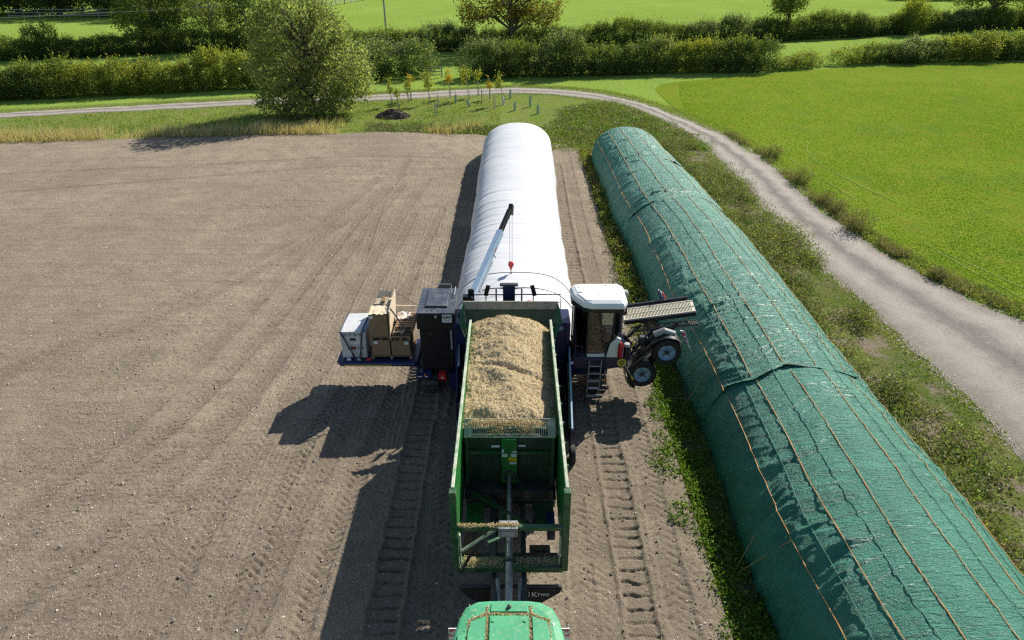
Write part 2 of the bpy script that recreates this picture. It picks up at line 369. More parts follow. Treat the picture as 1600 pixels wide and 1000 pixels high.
def vn(x, y, seed=0, per=256):
    """smooth value noise in -1..1"""
    r = np.random.default_rng(seed).random((per, per)) * 2 - 1
    xi = np.floor(x).astype(int); yi = np.floor(y).astype(int); fx = x - xi; fy = y - yi
    fx = fx * fx * (3 - 2 * fx); fy = fy * fy * (3 - 2 * fy)
    a = r[xi % per, yi % per]; b = r[(xi + 1) % per, yi % per]; c = r[xi % per, (yi + 1) % per]; d = r[(xi + 1) % per, (yi + 1) % per]
    return (a * (1 - fx) + b * fx) * (1 - fy) + (c * (1 - fx) + d * fx) * fy
def fbm(x, y, seed=0, o=4):
    s = 0; a = 1; tot = 0
    for i in range(o): s = s + a * vn(x * 2 ** i, y * 2 ** i, seed + i); tot += a; a *= 0.5
    return s / tot
def sst(a, b, x):
    if a > b: return 1 - sst(b, a, x)
    t = np.clip((x - a) / (b - a), 0, 1); return t * t * (3 - 2 * t)

def gridmesh(name, X, Y, Z, mats, smooth=True, uv=None):
    r, c = X.shape; V = np.stack([X, Y, Z], -1).reshape(-1, 3)
    i = np.arange(r * c).reshape(r, c)
    F = np.stack([i[:-1, :-1], i[:-1, 1:], i[1:, 1:], i[1:, :-1]], -1).reshape(-1, 4)
    me = mesh_np(name, V, F, mats, smooth)
    if uv is not None:
        l = me.uv_layers.new(name='UVMap'); l.data.foreach_set('uv', uv.reshape(-1, 2)[F.ravel()].astype(np.float32).ravel())
    return me

# --- leaves and blades
def unit(n, rng):
    d = rng.normal(size=(n, 3)); return d / np.linalg.norm(d, axis=1, keepdims=True)
def leaves(C, L, W, rng, up=0.0, droop=None):
    """diamond leaves: centres C, lengths L, widths W"""
    n = len(C); d = unit(n, rng); d[:, 2] += up
    d /= np.linalg.norm(d, axis=1, keepdims=True)
    q = unit(n, rng); q -= d * (q * d).sum(1, keepdims=True); q /= np.linalg.norm(q, axis=1, keepdims=True)
    L = np.broadcast_to(L, n)[:, None] / 2; W = np.broadcast_to(W, n)[:, None] / 2
    V = np.stack([C - d * L, C + q * W, C + d * L, C - q * W], 1)
    return V.reshape(-1, 3)
def qfaces(n): return np.arange(n * 4).reshape(n, 4)
def blades(B, h, wd, lean, rng, wind=(0, 0)):
    n = len(B); a = rng.random(n) * 2 * PI; h = np.broadcast_to(h, n)
    s = np.stack([np.cos(a), np.sin(a), 0 * a], 1) * (np.broadcast_to(wd, n)[:, None] / 2)
    tip = B.copy(); le = rng.normal(size=(n, 2)) * lean
    tip[:, 0] += (le[:, 0] + wind[0]) * h; tip[:, 1] += (le[:, 1] + wind[1]) * h; tip[:, 2] += h
    V = np.stack([B - s, B + s, tip], 1).reshape(-1, 3)
    return V, np.arange(n * 3).reshape(n, 3)

def lobe_points(lobes, n, rng, shell=0.3, flatbot=None):
    """points in the outer shell of a union of ellipsoids [(cx,cy,cz,rx,ry,rz)]"""
    L = np.array(lobes, float); A = (L[:, 3] * L[:, 4] + L[:, 3] * L[:, 5] + L[:, 4] * L[:, 5]); out = []
    got = 0
    while got < n:
        k = rng.choice(len(L), size=n * 2, p=A / A.sum())
        d = unit(n * 2, rng); r = 1 - shell * rng.random(n * 2) ** 1.5
        P = L[k, :3] + d * L[k, 3:] * r[:, None]
        ins = np.zeros(len(P), bool)
        for j in range(len(L)):
            q = ((P - L[j, :3]) / L[j, 3:]); ins |= ((q * q).sum(1) < (1 - shell * 1.1) ** 2) & (k != j)
        P = P[~ins]
        if flatbot is not None: P = P[P[:, 2] > flatbot]
        out.append(P); got += len(P)
    return np.concatenate(out)[:n]

def tree(name, base, lobes, nclump, per, leaf, mat, label, cat='tree', trunk_r=0.25, nlimb=14, bark='bark', group=None, seed=0, spread=0.45, up=0.0, inner=0.25, fork=0.35, mat2=None):
    rng = np.random.default_rng(seed); rd = random.Random(seed)
    root = thing(name, base, label, cat, group)
    C = lobe_points(lobes, nclump, rng, 0.38, 0.25)
    nin = int(nclump * inner)
    L = np.array(lobes); k = rng.integers(len(L), size=nin); I = L[k, :3] + unit(nin, rng) * L[k, 3:] * (rng.random(nin) ** 0.5 * 0.7)[:, None]
    C = np.concatenate([C, I[I[:, 2] > 0.3]])
    cs = spread * (0.6 + 0.8 * rng.random(len(C)))
    P = np.repeat(C, per, 0) + rng.normal(size=(len(C) * per, 3)) * np.repeat(cs, per)[:, None] * np.array([1, 1, 0.75])
    P = P[P[:, 2] > 0.1]
    sz = leaf * (0.6 + 0.8 * rng.random(len(P)))
    V = leaves(P, sz, sz * 0.5, rng, up)
    mi = None; mats = [mat]
    if mat2:
        mats = [mat, mat2]; ck = rng.random(len(C)) < 0.3
        mi = rng.random(len(P)) < 0.25
    link('crown', mesh_np('crown', V, qfaces(len(P)), mats, midx=mi), root)
    top = max(l[2] + l[5] for l in lobes); cx = np.average(L[:, 0]); cy = np.average(L[:, 1])
    hgt = top * 0.8
    tp = [(0, 0, -0.1)] + [(cx * f * 0.8 + rd.uniform(-.1, .1) * top * 0.1, cy * f * 0.8 + rd.uniform(-.1, .1) * top * 0.1, hgt * f) for f in (0.15, 0.35, 0.55, 0.8, 1.0)]
    mb = MB().tube(tp, [trunk_r * q for q in (1.25, 1.0, 0.85, 0.65, 0.4, 0.12)], 8)
    mb.build('trunk', bark, None).parent = root
    pick = rng.choice(len(C), size=min(nlimb, len(C)), replace=False)
    lm = MB()
    for i in pick:
        e = Vector(C[i]); f = min(0.9, max(0.12, (e.z / hgt) * (1 - fork))); 
        j = f * 5; a = Vector(tp[min(5, int(j) + 1)]) ; a = Vector((a.x * 0.9, a.y * 0.9, hgt * f))
        m = a.lerp(e, 0.5) + Vector((0, 0, 0.08 * top)); r0 = trunk_r * 0.32
        lm.tube([a, a.lerp(m, 0.6), m, m.lerp(e, 0.6), e], [r0, r0 * 0.8, r0 * 0.6, r0 * 0.4, r0 * 0.15], 5)
    o = lm.build('limbs', bark, None); o.parent = root; o.name = 'branches'
    return root

def bush_mesh(L, D, Ht, n, leaf, mats, seed, shoots=0.42, base=0.15):
    """one hedge bush, local coordinates, length L along x"""
    rng = np.random.default_rng(seed)
    nl = max(2, int(L / 1.2)); lob = []
    for i in range(nl):
        x = (i + 0.5) / nl * L - L / 2 + rng.uniform(-.2, .2); h = Ht * rng.uniform(0.70, 1.05); d = D * rng.uniform(0.85, 1.1)
        lob.append((x, rng.uniform(-.15, .15), h * 0.5, L / nl * 0.85 + 0.25, d / 2, h * 0.5))
        lob.append((x, 0, h * 0.25, L / nl * 0.7 + 0.2, d / 2 * 0.9, h * 0.3))
    C = lobe_points(lob, n // 14, rng, 0.35, base)
    P = np.repeat(C, 12, 0) + rng.normal(size=(len(C) * 12, 3)) * np.array([0.2, 0.2, 0.22])
    # upright shoots on the shoulders and crown
    T = C[C[:, 2] > Ht * 0.55]; T = T[rng.random(len(T)) < shoots * 2.2]
    ns = 9; hh = (0.3 + 0.75 * rng.random(len(T)) ** 1.5)
    f = np.tile(np.linspace(0, 1, ns), len(T)); S = np.repeat(T, ns, 0); S[:, 2] += f * np.repeat(hh, ns)
    lean = rng.normal(size=(len(T), 2)) * 0.25; S[:, 0] += f * np.repeat(lean[:, 0], ns); S[:, 1] += f * np.repeat(lean[:, 1], ns)
    S += rng.normal(size=S.shape) * 0.05
    A = np.concatenate([P, S]); A = A[A[:, 2] > 0.03]
    sz = leaf * (0.6 + 0.8 * rng.random(len(A)))
    V = leaves(A, sz, sz * 0.5, rng, 0.25)
    mi = None
    if len(mats) > 1:
        g = fbm(A[:, 0] * 0.8 + 9, A[:, 2] * 0.8, seed) + rng.normal(size=len(A)) * 0.25 + (A[:, 2] / Ht - 0.62) * 0.9  # height term paints sunlit tops with the paler leaf material
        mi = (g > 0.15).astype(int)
    return mesh_np('bush', V, qfaces(len(A)), list(mats), midx=mi)

def text_mesh(txt, size, mat, name='lettering', bold=0.0, ext=0.002):
    cu = bpy.data.curves.new('tmp', 'FONT'); cu.body = txt; cu.size = size; cu.align_x = 'CENTER'; cu.align_y = 'CENTER'; cu.offset = bold; cu.extrude = ext
    o = bpy.data.objects.new('tmp', cu); COL.objects.link(o)
    dg = bpy.context.evaluated_depsgraph_get(); me = bpy.data.meshes.new_from_object(o.evaluated_get(dg))
    bpy.data.objects.remove(o); me.name = name; me.materials.clear(); me.materials.append(MAT[mat]); return me
def put_text(txt, size, mat, at, parent, rot=(PI / 2, 0, 0), bold=0.0):
    me = text_mesh(txt, size, mat, bold=bold)
    return link('lettering', me, parent, Vector(at) - OFF.get(parent.name, Vector()), rot)

# pixel of the photograph (1600 x 1000) on the ground plane of height z -> world x, y
SN, CS = math.sin(TH), math.cos(TH)
def G(px, py, z=0.0):
    u = (px - 800) / FOC; v = (py - 500) / FOC; t = (z - CAM_H) / (-SN - v * CS)
    return (u * t, (CS - v * SN) * t)

# ------------------------------------------------------------------ the setting: ground sheets
def sheet(name, poly_a, poly_b, n, k, z, mat, jag=0.0, seed=0, dome=0.0, uvs=False, zn=0.0):
    """strip of ground between two polylines, resampled; ragged edges"""
    def rs(pl):
        pl = np.array(pl, float); s = np.r_[0, np.cumsum(np.linalg.norm(np.diff(pl, axis=0), axis=1))]; q = np.linspace(0, s[-1], n)
        for _ in range(1): x = np.interp(q, s, pl[:, 0]); y = np.interp(q, s, pl[:, 1])
        w_ = max(3, n // (len(pl) * 3) * 2 + 1); pad = w_ // 2; ker = np.ones(w_) / w_
        x = np.convolve(np.pad(x, pad, mode='reflect', reflect_type='odd'), ker, 'valid'); y = np.convolve(np.pad(y, pad, mode='reflect', reflect_type='odd'), ker, 'valid')
        return np.stack([x, y], 1), q
    A, q = rs(poly_a); B, _ = rs(poly_b)
    if jag:
        d = B - A; d /= np.linalg.norm(d, axis=1, keepdims=True)
        A = A + d * (fbm(q * 0.9, q * 0 + 3, seed, 6) * jag)[:, None]; B = B + d * (fbm(q * 0.9, q * 0 + 9, seed + 5, 6) * jag)[:, None]
    f = np.linspace(0, 1, k)[None, :, None]
    P = A[:, None] * (1 - f) + B[:, None] * f
    Z = z + dome * (4 * f * (1 - f))[..., 0] * np.ones((n, 1))
    if zn: Z = Z + zn * fbm(P[..., 0] * 0.9, P[..., 1] * 0.9, seed + 2)
    uv = np.stack([np.broadcast_to(f[..., 0], (n, k)), np.broadcast_to(q[:, None], (n, k))], -1)
    o = link(name, gridmesh(name, P[..., 0], P[..., 1], Z, mat, uv=uv)); return tag(o, kind='structure')

gx, gy = np.meshgrid(np.linspace(-500, 500, 60), np.linspace(-80, 900, 60))
tag(link('ground', gridmesh('ground', gx, gy, gx * 0, 'meadow')), kind='structure')

# soil field with wheel and crawler imprints pressed into it
def edge_y(x): return np.interp(x, [-80, -39.4, -25.4, -10.4, -2.6, 2.0, 5.2], [48.0, 52.4, 54.35, 55.75, 54.9, 53.2, 51.0]) + 0.35 * fbm(x * 0.6, x * 0 + 2, 21)
def steps(a, b, f):
    out = [a]
    while out[-1] < b: out.append(out[-1] + f(out[-1]))
    return np.array(out)
cx_ = -steps(-5.0, 75, lambda q: 0.045 if q < 7 else min(0.5, 0.045 + (q - 7) * 0.006))[::-1]
ry_ = steps(5.0, 54, lambda q: 0.034 if q < 15 else min(0.13, 0.034 + (q - 15) * 0.0032))
tt = (ry_ - ry_[0]) / (ry_[-1] - ry_[0])
SX = np.broadcast_to(cx_[None, :], (len(ry_), len(cx_))).copy(); EY = edge_y(cx_)
SY = 5.0 + (EY[None, :] - 5.0) * tt[:, None]
SZ = 0.13 + 0.035 * fbm(SX * 0.35, SY * 0.35, 1) + 0.012 * fbm(SX * 2.2, SY * 2.2, 5) + 0.016 * vn(SX * 9, SY * 9, 9)
TRK = np.zeros_like(SX)
ln = np.sin(2 * PI * (SX + 0.25 * fbm(SX * 0.3, SY * 0.12, 41)) / 0.17) * sst(0.0, 0.35, fbm(SX * 0.25 + 5, SY * 0.10, 43) + 0.35 * (SX > -9) - 0.12) * (SX < -3.2) * (SX > -20)
SZ = SZ + 0.010 * ln
def press(path, wd, depth, pitch, kind, z=None, seed=0, berm=0.02):
    global SZ, TRK
    pl = np.array(path, float)
    # smooth resample
    s = np.r_[0, np.cumsum(np.linalg.norm(np.diff(pl, axis=0), axis=1))]; q = np.linspace(0, s[-1], 60)
    pl = np.stack([np.interp(q, s, pl[:, 0]), np.interp(q, s, pl[:, 1])], 1)
    if len(path) > 2:
        ker = np.ones(9) / 9; pp = np.pad(pl, ((4, 4), (0, 0)), mode='reflect', reflect_type='odd'); pl = np.stack([np.convolve(pp[:, i], ker, 'valid') for i in (0, 1)], 1)
    m = (SX > pl[:, 0].min() - wd) & (SX < pl[:, 0].max() + wd) & (SY > pl[:, 1].min() - wd) & (SY < pl[:, 1].max() + wd)
    x = SX[m]; y = SY[m]; best = np.full(len(x), 9e9); dd = np.zeros(len(x)); ss = np.zeros(len(x)); acc = 0
    for i in range(len(pl) - 1):
        a = pl[i]; e = pl[i + 1] - a; L = np.hypot(*e)
        if L < 1e-6: continue
        e = e / L; tx = np.clip((x - a[0]) * e[0] + (y - a[1]) * e[1], 0, L); qx = x - a[0] - tx * e[0]; qy = y - a[1] - tx * e[1]
        d2 = qx * qx + qy * qy; u = d2 < best; best[u] = d2[u]; dd[u] = (qx * e[1] - qy * e[0])[u]; ss[u] = acc + tx[u]; acc += L
    d = dd / (wd / 2); ad = np.sqrt(best) / (wd / 2) + 0.16 * fbm(x * 2.2, y * 2.2, seed + 51) + 0.06 * vn(x * 8, y * 8, seed + 52)
    ins = 1 - sst(0.82, 1.05, ad)
    wob = 0.34 * fbm(x * 2.5, y * 2.5, seed + 3)
    frag = 0.25 + 1.0 * np.clip(fbm(x * 1.1, y * 1.1, seed + 8) + 0.5, 0, 1) * (0.7 + 0.6 * vn(x * 7, y * 7, seed + 4))
    if kind == 'crawler': ph = (ss + wob * 0.35) / pitch; g = np.abs((ph % 1) - 0.5) * 2; lug = sst(0.72, 0.95, g)
    else:
        ph = ss / pitch + np.abs(d) * 0.9 * (1 if kind == 'tyre' else -1) + wob * 0.5 + (d > 0) * 0.5; g = np.abs((ph % 1) - 0.5) * 2; lug = sst(0.66, 0.92, g) * (np.abs(d) > 0.06)
    h = -ins * depth * 0.35 - ins * lug * depth * frag + berm * np.exp(-((ad - 1.12) / 0.16) ** 2) * (0.6 + vn(x * 5, y * 5, seed) * 0.6)
    zz = SZ[m]; flat = 0.13 + 0.3 * (zz - 0.13); zz = np.where(ad < 1, zz * (1 - ins * 0.7) + flat * ins * 0.7, zz); SZ[m] = zz + h
    TRK[m] = np.maximum(TRK[m], (1 - sst(0.8, 2.0, ad)) * (0.55 + 0.6 * fbm(x * 0.8, y * 0.8, seed + 31)))
press([(2.95, 25), (2.9, 36), (3.05, 46.3)], 0.76, 0.10, 0.36, 'crawler', seed=3, berm=0.04)
press([(3.0, 5), (3.02, 25)], 0.76, 0.095, 0.36, 'crawler', seed=2, berm=0.04)
press([(-3.05, 5), (-2.9, 25), (-2.75, 46)], 0.76, 0.095, 0.36, 'crawler', seed=4, berm=0.04)
press([(3.95, 5), (4.0, 17), (3.75, 30), (3.85, 50)], 0.7, 0.055, 0.27, 'tyre', seed=6, berm=0.025)
press([(1.75, 5), (1.75, 20)], 0.7, 0.045, 0.26, 'tyre', seed=7)
press([(-1.75, 5), (-1.75, 20)], 0.7, 0.045, 0.26, 'tyre', seed=8)
press([(2.35, 5), (2.3, 18)], 0.5, 0.03, 0.24, 'back', seed=9)
press([(-2.25, 5), (-2.3, 18)], 0.5, 0.03, 0.24, 'back', seed=19)
for i, pts in enumerate([[(668, 285), (620, 350), (560, 440), (505, 560), (420, 680), (250, 830), (80, 980)],
                         [(628, 275), (565, 340), (500, 420), (420, 520), (300, 650), (150, 770), (0, 870)],
                         [(690, 330), (640, 440), (560, 590), (468, 710), (424, 800), (352, 1000)],
                         [(700, 420), (660, 520), (600, 660), (540, 800), (490, 920), (470, 1000)],
                         [(600, 300), (540, 350), (440, 410), (300, 480), (100, 560), (-60, 620)],
                         [(505, 470), (470, 520), (400, 620), (300, 700), (180, 760), (20, 860)],
                         [(560, 262), (420, 270), (250, 285), (0, 305)], [(700, 250), (560, 246), (300, 262), (0, 275)],
                         [(640, 252), (600, 310), (570, 400)], [(640, 480), (560, 640), (450, 860), (400, 1000)]]):
    if i < 5: press([(G(*q)[0] - 1.5, G(*q)[1] - 0.9) for q in pts], 0.5, 0.045, 0.24, 'tyre', seed=60 + i, berm=0.012)
    press([G(*q) for q in pts], 0.55 if i < 6 else 0.4, 0.075 if i in (1, 2, 3) else 0.05, 0.24, 'tyre' if i % 2 else 'back', seed=30 + i, berm=0.012)
SZ[0] = 0; SZ[-1] = 0.02
sf = gridmesh('soil_field', SX, SY, np.maximum(SZ, 0.008), 'soil')
at = sf.attributes.new('wheeled', 'FLOAT', 'POINT'); at.data.foreach_set('value', np.clip(TRK, 0, 1).astype(np.float32).ravel())
tag(link('soil_field', sf), kind='structure')
def soil_z(x, y):
    i = np.clip(np.searchsorted(cx_, x), 0, len(cx_) - 1); e = EY[i]; j = np.clip(np.searchsorted(tt, (y - 5) / (e - 5)), 0, len(ry_) - 1)
    return SZ[j, i]

# verge and weedy ground, young crop, gravel track
sheet('weedy_ground', [(4.7, -5), (4.75, 20), (4.9, 35), (5.0, 50), (3.5, 56), (6, 66)], [(17.2, -5), (16.6, 20), (16.5, 34), (16.6, 46), (15.0, 57.5), (10.5, 68.5)], 160, 14, 0.02, 'weedy', 0.25, 3, zn=0.02)
ROAD_R = [(24.0, -5), (23.2, 12), (22.3, 21.4), (21.2, 24.7), (19.5, 28.1), (18.7, 31.5), (18.3, 35), (17.95, 40), (17.95, 49), (16.8, 56), (14.4, 62.6), (11.6, 68.5), (8.5, 72.0), (4.5, 74.0), (0, 74.75), (-6, 73.4), (-13.5, 71.1), (-25.1, 68.9), (-46.2, 62.9), (-80, 53)]
ROAD_L = [(15.9, -5), (15.85, 12), (15.8, 18.3), (15.55, 22), (15.4, 26.3), (15.0, 30), (14.7, 35), (14.75, 40), (14.9, 46.6), (14.7, 52.5), (13.85, 57.4), (11.8, 64.2), (9.3, 68.0), (4.5, 71.0), (0, 71.7), (-6, 70.3), (-12.5, 68.3), (-24.2, 66.3), (-45, 61.1), (-80, 51)]
sheet('verge', [(25.4, -5), (24.6, 12), (23.6, 21.6), (22.6, 25.2), (20.9, 28.8), (19.9, 32), (19.4, 35), (19.1, 40), (19.0, 49), (18.0, 56), (15.4, 63.5), (12.4, 70), (9.5, 73.5), (5, 75.6), (0, 76.3), (-6, 75), (-14, 72.6), (-26, 70.4), (-47, 64.4), (-80, 54.5)], ROAD_R, 260, 6, 0.014, 'verge', 0.3, 8)
sheet('gravel_track', ROAD_L, ROAD_R, 1100, 15, 0.026, 'road', 0.45, 4, 0.05)
sheet('crop_field', [(24.6, -5), (23.8, 12), (22.9, 21.5), (21.8, 25), (20.2, 28.4), (19.2, 32.5), (18.6, 40), (18.5, 49), (17.5, 56), (15.0, 62.9), (14.8, 76.5), (28, 82.2), (39, 86.6), (66, 91.4), (120, 101)],
      [(140, -5), (140, 5), (140, 10), (140, 15), (140, 20), (140, 25), (140, 30), (140, 35), (140, 40), (140, 50), (140, 60), (140, 75), (140, 90), (140, 101)], 120, 40, 0.024, 'crop', 0.0, 1)

MAT['pressed'] = grassmat('pressed_crop', (0.22, 0.31, 0.06), (0.26, 0.34, 0.07), (0.28, 0.33, 0.08), 9.0)
for pts in ([(1290, 197), (1235, 213), (1219, 230), (1232, 250), (1290, 285), (1335, 312)], [(1322, 198), (1272, 213), (1257, 232), (1270, 252), (1320, 280), (1400, 318)], [(1440, 380), (1500, 415), (1600, 470)], [(1470, 395), (1540, 425), (1620, 462)]):
    P_ = np.array([G(*q) for q in pts]); sheet('wheel_mark', P_, P_ + np.array([[0.11, 0.07]]), 60, 3, 0.045, 'pressed', 0.05, 2)
exs = np.linspace(-79, 8.8, 66); sheet('grass_verge', [(q, float(edge_y(np.array([q]))[0]) - 0.25) for q in exs], [(q, float(np.interp(q, [p_[0] for p_ in ROAD_L[::-1]], [p_[1] for p_ in ROAD_L[::-1]])) + 0.4) for q in exs], 160, 16, 0.010, 'verge', 0.15, 12)
# straw, flints and clods lying on the soil
def scatter_soil(n, near, seed, x0=-45, x1=4.6):
    rng = np.random.default_rng(seed)
    y = 8 + 46 * rng.random(n) ** near; x = x0 + (x1 - x0) * rng.random(n)
    k = (np.abs(x) < y * 0.85 + 4) & (y < edge_y(x) - 0.3); return x[k], y[k], rng
x, y, rng = scatter_soil(75000, 1.4, 3)
dn = fbm(x * 0.12, y * 0.12, 77) + 0.25 * (x < -9)
k = rng.random(len(x)) < np.clip(0.30 + 1.5 * dn, 0.04, 1); k &= ~((np.abs(x) < 4.4) & (rng.random(len(x)) < 0.75)); x, y = x[k], y[k]
C = np.stack([x, y, soil_z(x, y) + 0.012], 1); n = len(x)
a = rng.random(n) * PI; L = 0.03 + 0.055 * rng.random(n); u = np.stack([np.cos(a), np.sin(a), rng.normal(size=n) * 0.15], 1) * (L / 2)[:, None]
v = np.stack([-np.sin(a), np.cos(a), 0 * a], 1) * 0.006
V = np.stack([C - u - v, C + u - v, C + u + v, C - u + v], 1).reshape(-1, 3)
tag(link('loose_straw', mesh_np('loose_straw', V, qfaces(n), 'straw')), 'loose bits of pale straw scattered over the bare soil', 'straw', kind='stuff')
def stones(name, n, lo, hi, mat, seed, label, cat, near=1.9):
    x, y, rng = scatter_soil(n, near, seed); n = len(x)
    r = lo + (hi - lo) * rng.random(n) ** 3
    T = np.array([[1, 0, -.3], [-.5, .87, -.3], [-.5, -.87, -.3], [0, 0, 0.8]])
    a = rng.random(n) * 2 * PI; ca, sa = np.cos(a), np.sin(a)
    jit = 1 + 0.35 * rng.normal(size=(n, 4, 1))
    B = T[None] * jit; X = B[..., 0] * ca[:, None] - B[..., 1] * sa[:, None]; Y = B[..., 0] * sa[:, None] + B[..., 1] * ca[:, None]
    V = np.stack([X, Y, B[..., 2]], -1) * r[:, None, None] + np.stack([x, y, soil_z(x, y) + r * 0.25], 1)[:, None, :]
    F = (np.array([[0, 1, 3], [1, 2, 3], [2, 0, 3]])[None] + np.arange(n)[:, None, None] * 4).reshape(-1, 3)
    tag(link(name, mesh_np(name, V.reshape(-1, 3), F, mat)), label, cat, kind='stuff')
stones('flint_stones', 13000, 0.007, 0.036, 'flint', 5, 'small pale flints scattered over the bare soil', 'stones')
stones('soil_clods', 34000, 0.012, 0.05, 'clod', 6, 'crumbly brown clods on the bare soil', 'soil', 1.6)

rng = np.random.default_rng(77)
def edge_stones(n):
    out = []
    for E_ in (ROAD_L, ROAD_R):
        E_ = np.array(E_); sN = np.r_[0, np.cumsum(np.linalg.norm(np.diff(E_, axis=0), axis=1))]; q = rng.random(n) ** 1.5 * 95; out.append(np.stack([np.interp(q, sN, E_[:, 0]), np.interp(q, sN, E_[:, 1])], 1) + rng.normal(size=(n, 2)) * 0.22)
    return np.concatenate(out)
E_ = edge_stones(7000); n = len(E_); r_ = 0.012 + 0.035 * rng.random(n) ** 2
T_ = np.array([[1, 0, -.3], [-.5, .87, -.3], [-.5, -.87, -.3], [0, 0, 0.8]])[None] * (1 + 0.35 * rng.normal(size=(n, 4, 1))) * r_[:, None, None]
V = T_ + np.stack([E_[:, 0], E_[:, 1], np.full(n, 0.04)], 1)[:, None]
tag(link('loose_gravel', mesh_np('loose_gravel', V.reshape(-1, 3), (np.array([[0, 1, 3], [1, 2, 3], [2, 0, 3]])[None] + np.arange(n)[:, None, None] * 4).reshape(-1, 3), 'gravelbits')), 'loose pale gravel along both edges of the track', 'gravel', kind='stuff')
# ------------------------------------------------------------------ ground cover that nobody could count
def strip_pts(A, B, n, rng, bias=1.0):
    A = np.array(A, float); B = np.array(B, float); s = np.linspace(0, 1, len(A)); q = rng.random(n); f = rng.random(n) ** bias
    return np.stack([np.interp(q, s, A[:, 0]) * (1 - f) + np.interp(q, s, B[:, 0]) * f, np.interp(q, s, A[:, 1]) * (1 - f) + np.interp(q, s, B[:, 1]) * f, 0 * q], 1)
def grass(name, B, h, wd, lean, mat, rng, label, cat='grass', wind=(0, 0)):
    V, F = blades(B, h, wd, lean, rng, wind); tag(link(name, mesh_np(name, V, F, mat)), label, cat, kind='stuff')
rng = np.random.default_rng(31)
edge = np.array([(x, edge_y(np.array([float(x)]))[0]) for x in np.linspace(-75, -1, 60)])
B = strip_pts(edge - [0, 0.2], edge + [0, 2.6], 40000, rng, 1.4); B[:, 1] += 0
kk = np.clip(fbm(B[:, 0] * 0.35, B[:, 1] * 0.5, 12) + 0.5 - (B[:, 0] > -14) * 0.5 - (B[:, 0] > -40) * 0.12, 0, 1) > rng.random(len(B)) * 0.8; B = B[kk]
grass('dry_grass', B, (0.35 + 0.65 * rng.random(len(B))) * (0.7 + 0.6 * np.clip(fbm(B[:, 0] * 0.5, B[:, 1] * 0.3, 14) + 0.5, 0, 1)), 0.05, 0.35, 'gr_dry', rng, 'tall dry straw-coloured grass along the far edge of the soil', wind=(0.25, 0))
B = strip_pts(edge + [0, 0.4], edge + [0, 13.0], 34000, rng); B = B[B[:, 1] < np.interp(B[:, 0], [q[0] for q in ROAD_L[::-1]], [q[1] for q in ROAD_L[::-1]]) - 0.3]
grass('verge_grass', B, (0.05 + 0.17 * rng.random(len(B))) * (0.4 + 1.3 * np.clip(fbm(B[:, 0] * 0.8, B[:, 1] * 0.8, 88) + 0.45, 0, 1)), 0.06, 0.4, 'gr_green', rng, 'rough green grass between the soil and the gravel track')
B = strip_pts(np.array(ROAD_L) - np.array([(0.8, 0.2)]), np.array(ROAD_L) + np.array([(0.15, 0.1)]), 14000, rng); B = B[(B[:, 1] > 8) & (B[:, 0] > -2)]
grass('inner_edge_grass', B, 0.05 + 0.13 * rng.random(len(B)), 0.035, 0.5, 'gr_green', rng, 'short grass along the inner edge of the gravel track')
B = strip_pts(ROAD_R, np.array(ROAD_R) + np.array([(1.3, 1.3)]), 15000, rng); B = B[B[:, 1] > 8]
grass('track_edge_grass', B, 0.08 + 0.16 * rng.random(len(B)), 0.04, 0.5, 'gr_green', rng, 'short grass along the outer edge of the gravel track')
B = strip_pts(np.array([(22.6, 20.6), (21.4, 24.6), (19.7, 28.2), (18.9, 31.5), (18.5, 35), (18.1, 40), (18.1, 49), (17.0, 56)]), np.array([(23.3, 21.3), (22.1, 25.2), (20.5, 28.8), (19.6, 32), (19.1, 35), (18.75, 40), (18.7, 49), (17.6, 56)]), 15000, rng); B = B[fbm(B[:, 0] * 0.9, B[:, 1] * 0.8, 61) + 0.05 + 0.2 * (B[:, 1] > 31) > rng.random(len(B)) * 0.7]
grass('dry_track_grass', B, 0.15 + 0.45 * rng.random(len(B)) ** 1.5, 0.03, 0.35, 'gr_brown', rng, 'strip of dry brown grass along the outer edge of the track')
# young crop, blade by blade where it is near
n = 200000; q = rng.random(n) ** 1.6; yy = 12 + 66 * q; xx = np.interp(yy, [12, 21, 25, 28, 33, 40, 49, 56, 63, 78], [24.2, 23.3, 22.2, 20.6, 19.4, 18.9, 18.8, 17.8, 15.6, 18]) + rng.random(n) ** 1.2 * (14 + yy * 0.45)
B = np.stack([xx, yy, np.full(n, 0.02)], 1); dd = fbm(xx * 0.5, yy * 0.5, 55); B = B[rng.random(n) < 0.65 + dd]
grass('crop_blades', B, 0.05 + 0.11 * rng.random(len(B)), 0.042, 0.55, 'gr_crop', rng, 'bright green blades of the young crop beside the track', 'crop')

def weeds(name, pts, hmin, hmax, per, leaf, mats, label, seed, rad=0.22, cat='weeds', bladesn=0):
    rng = np.random.default_rng(seed); n = len(pts); H = hmin + (hmax - hmin) * rng.random(n) ** 1.6
    f = rng.random(n * per); C = np.repeat(pts, per, 0) + rng.normal(size=(n * per, 3)) * np.array([rad, rad, 0]) * (1.1 - 0.5 * f)[:, None]
    C[:, 2] = 0.03 + f * np.repeat(H, per); sz = leaf * (0.5 + rng.random(len(C)))
    V = leaves(C, sz, sz * 0.45, rng, 0.4); mi = np.repeat(rng.integers(0, len(mats), n), per)
    tag(link(name, mesh_np(name, V, qfaces(len(C)), list(mats), midx=mi)), label, cat, kind='stuff')
B = strip_pts([(4.5, 7), (4.3, 13), (4.1, 20), (4.6, 23)], [(6.1, 7), (6.0, 13), (5.9, 20), (5.8, 23)], 2300, rng, 0.9)
B = B[fbm(B[:, 0] * 1.4, B[:, 1] * 0.8, 3) + (B[:, 0] - 4.75) * 0.8 + 0.25 * np.exp(-((B[:, 0] - 5.1) / 0.3) ** 2) > 0.12]
B = B[rng.random(len(B)) < 0.62]
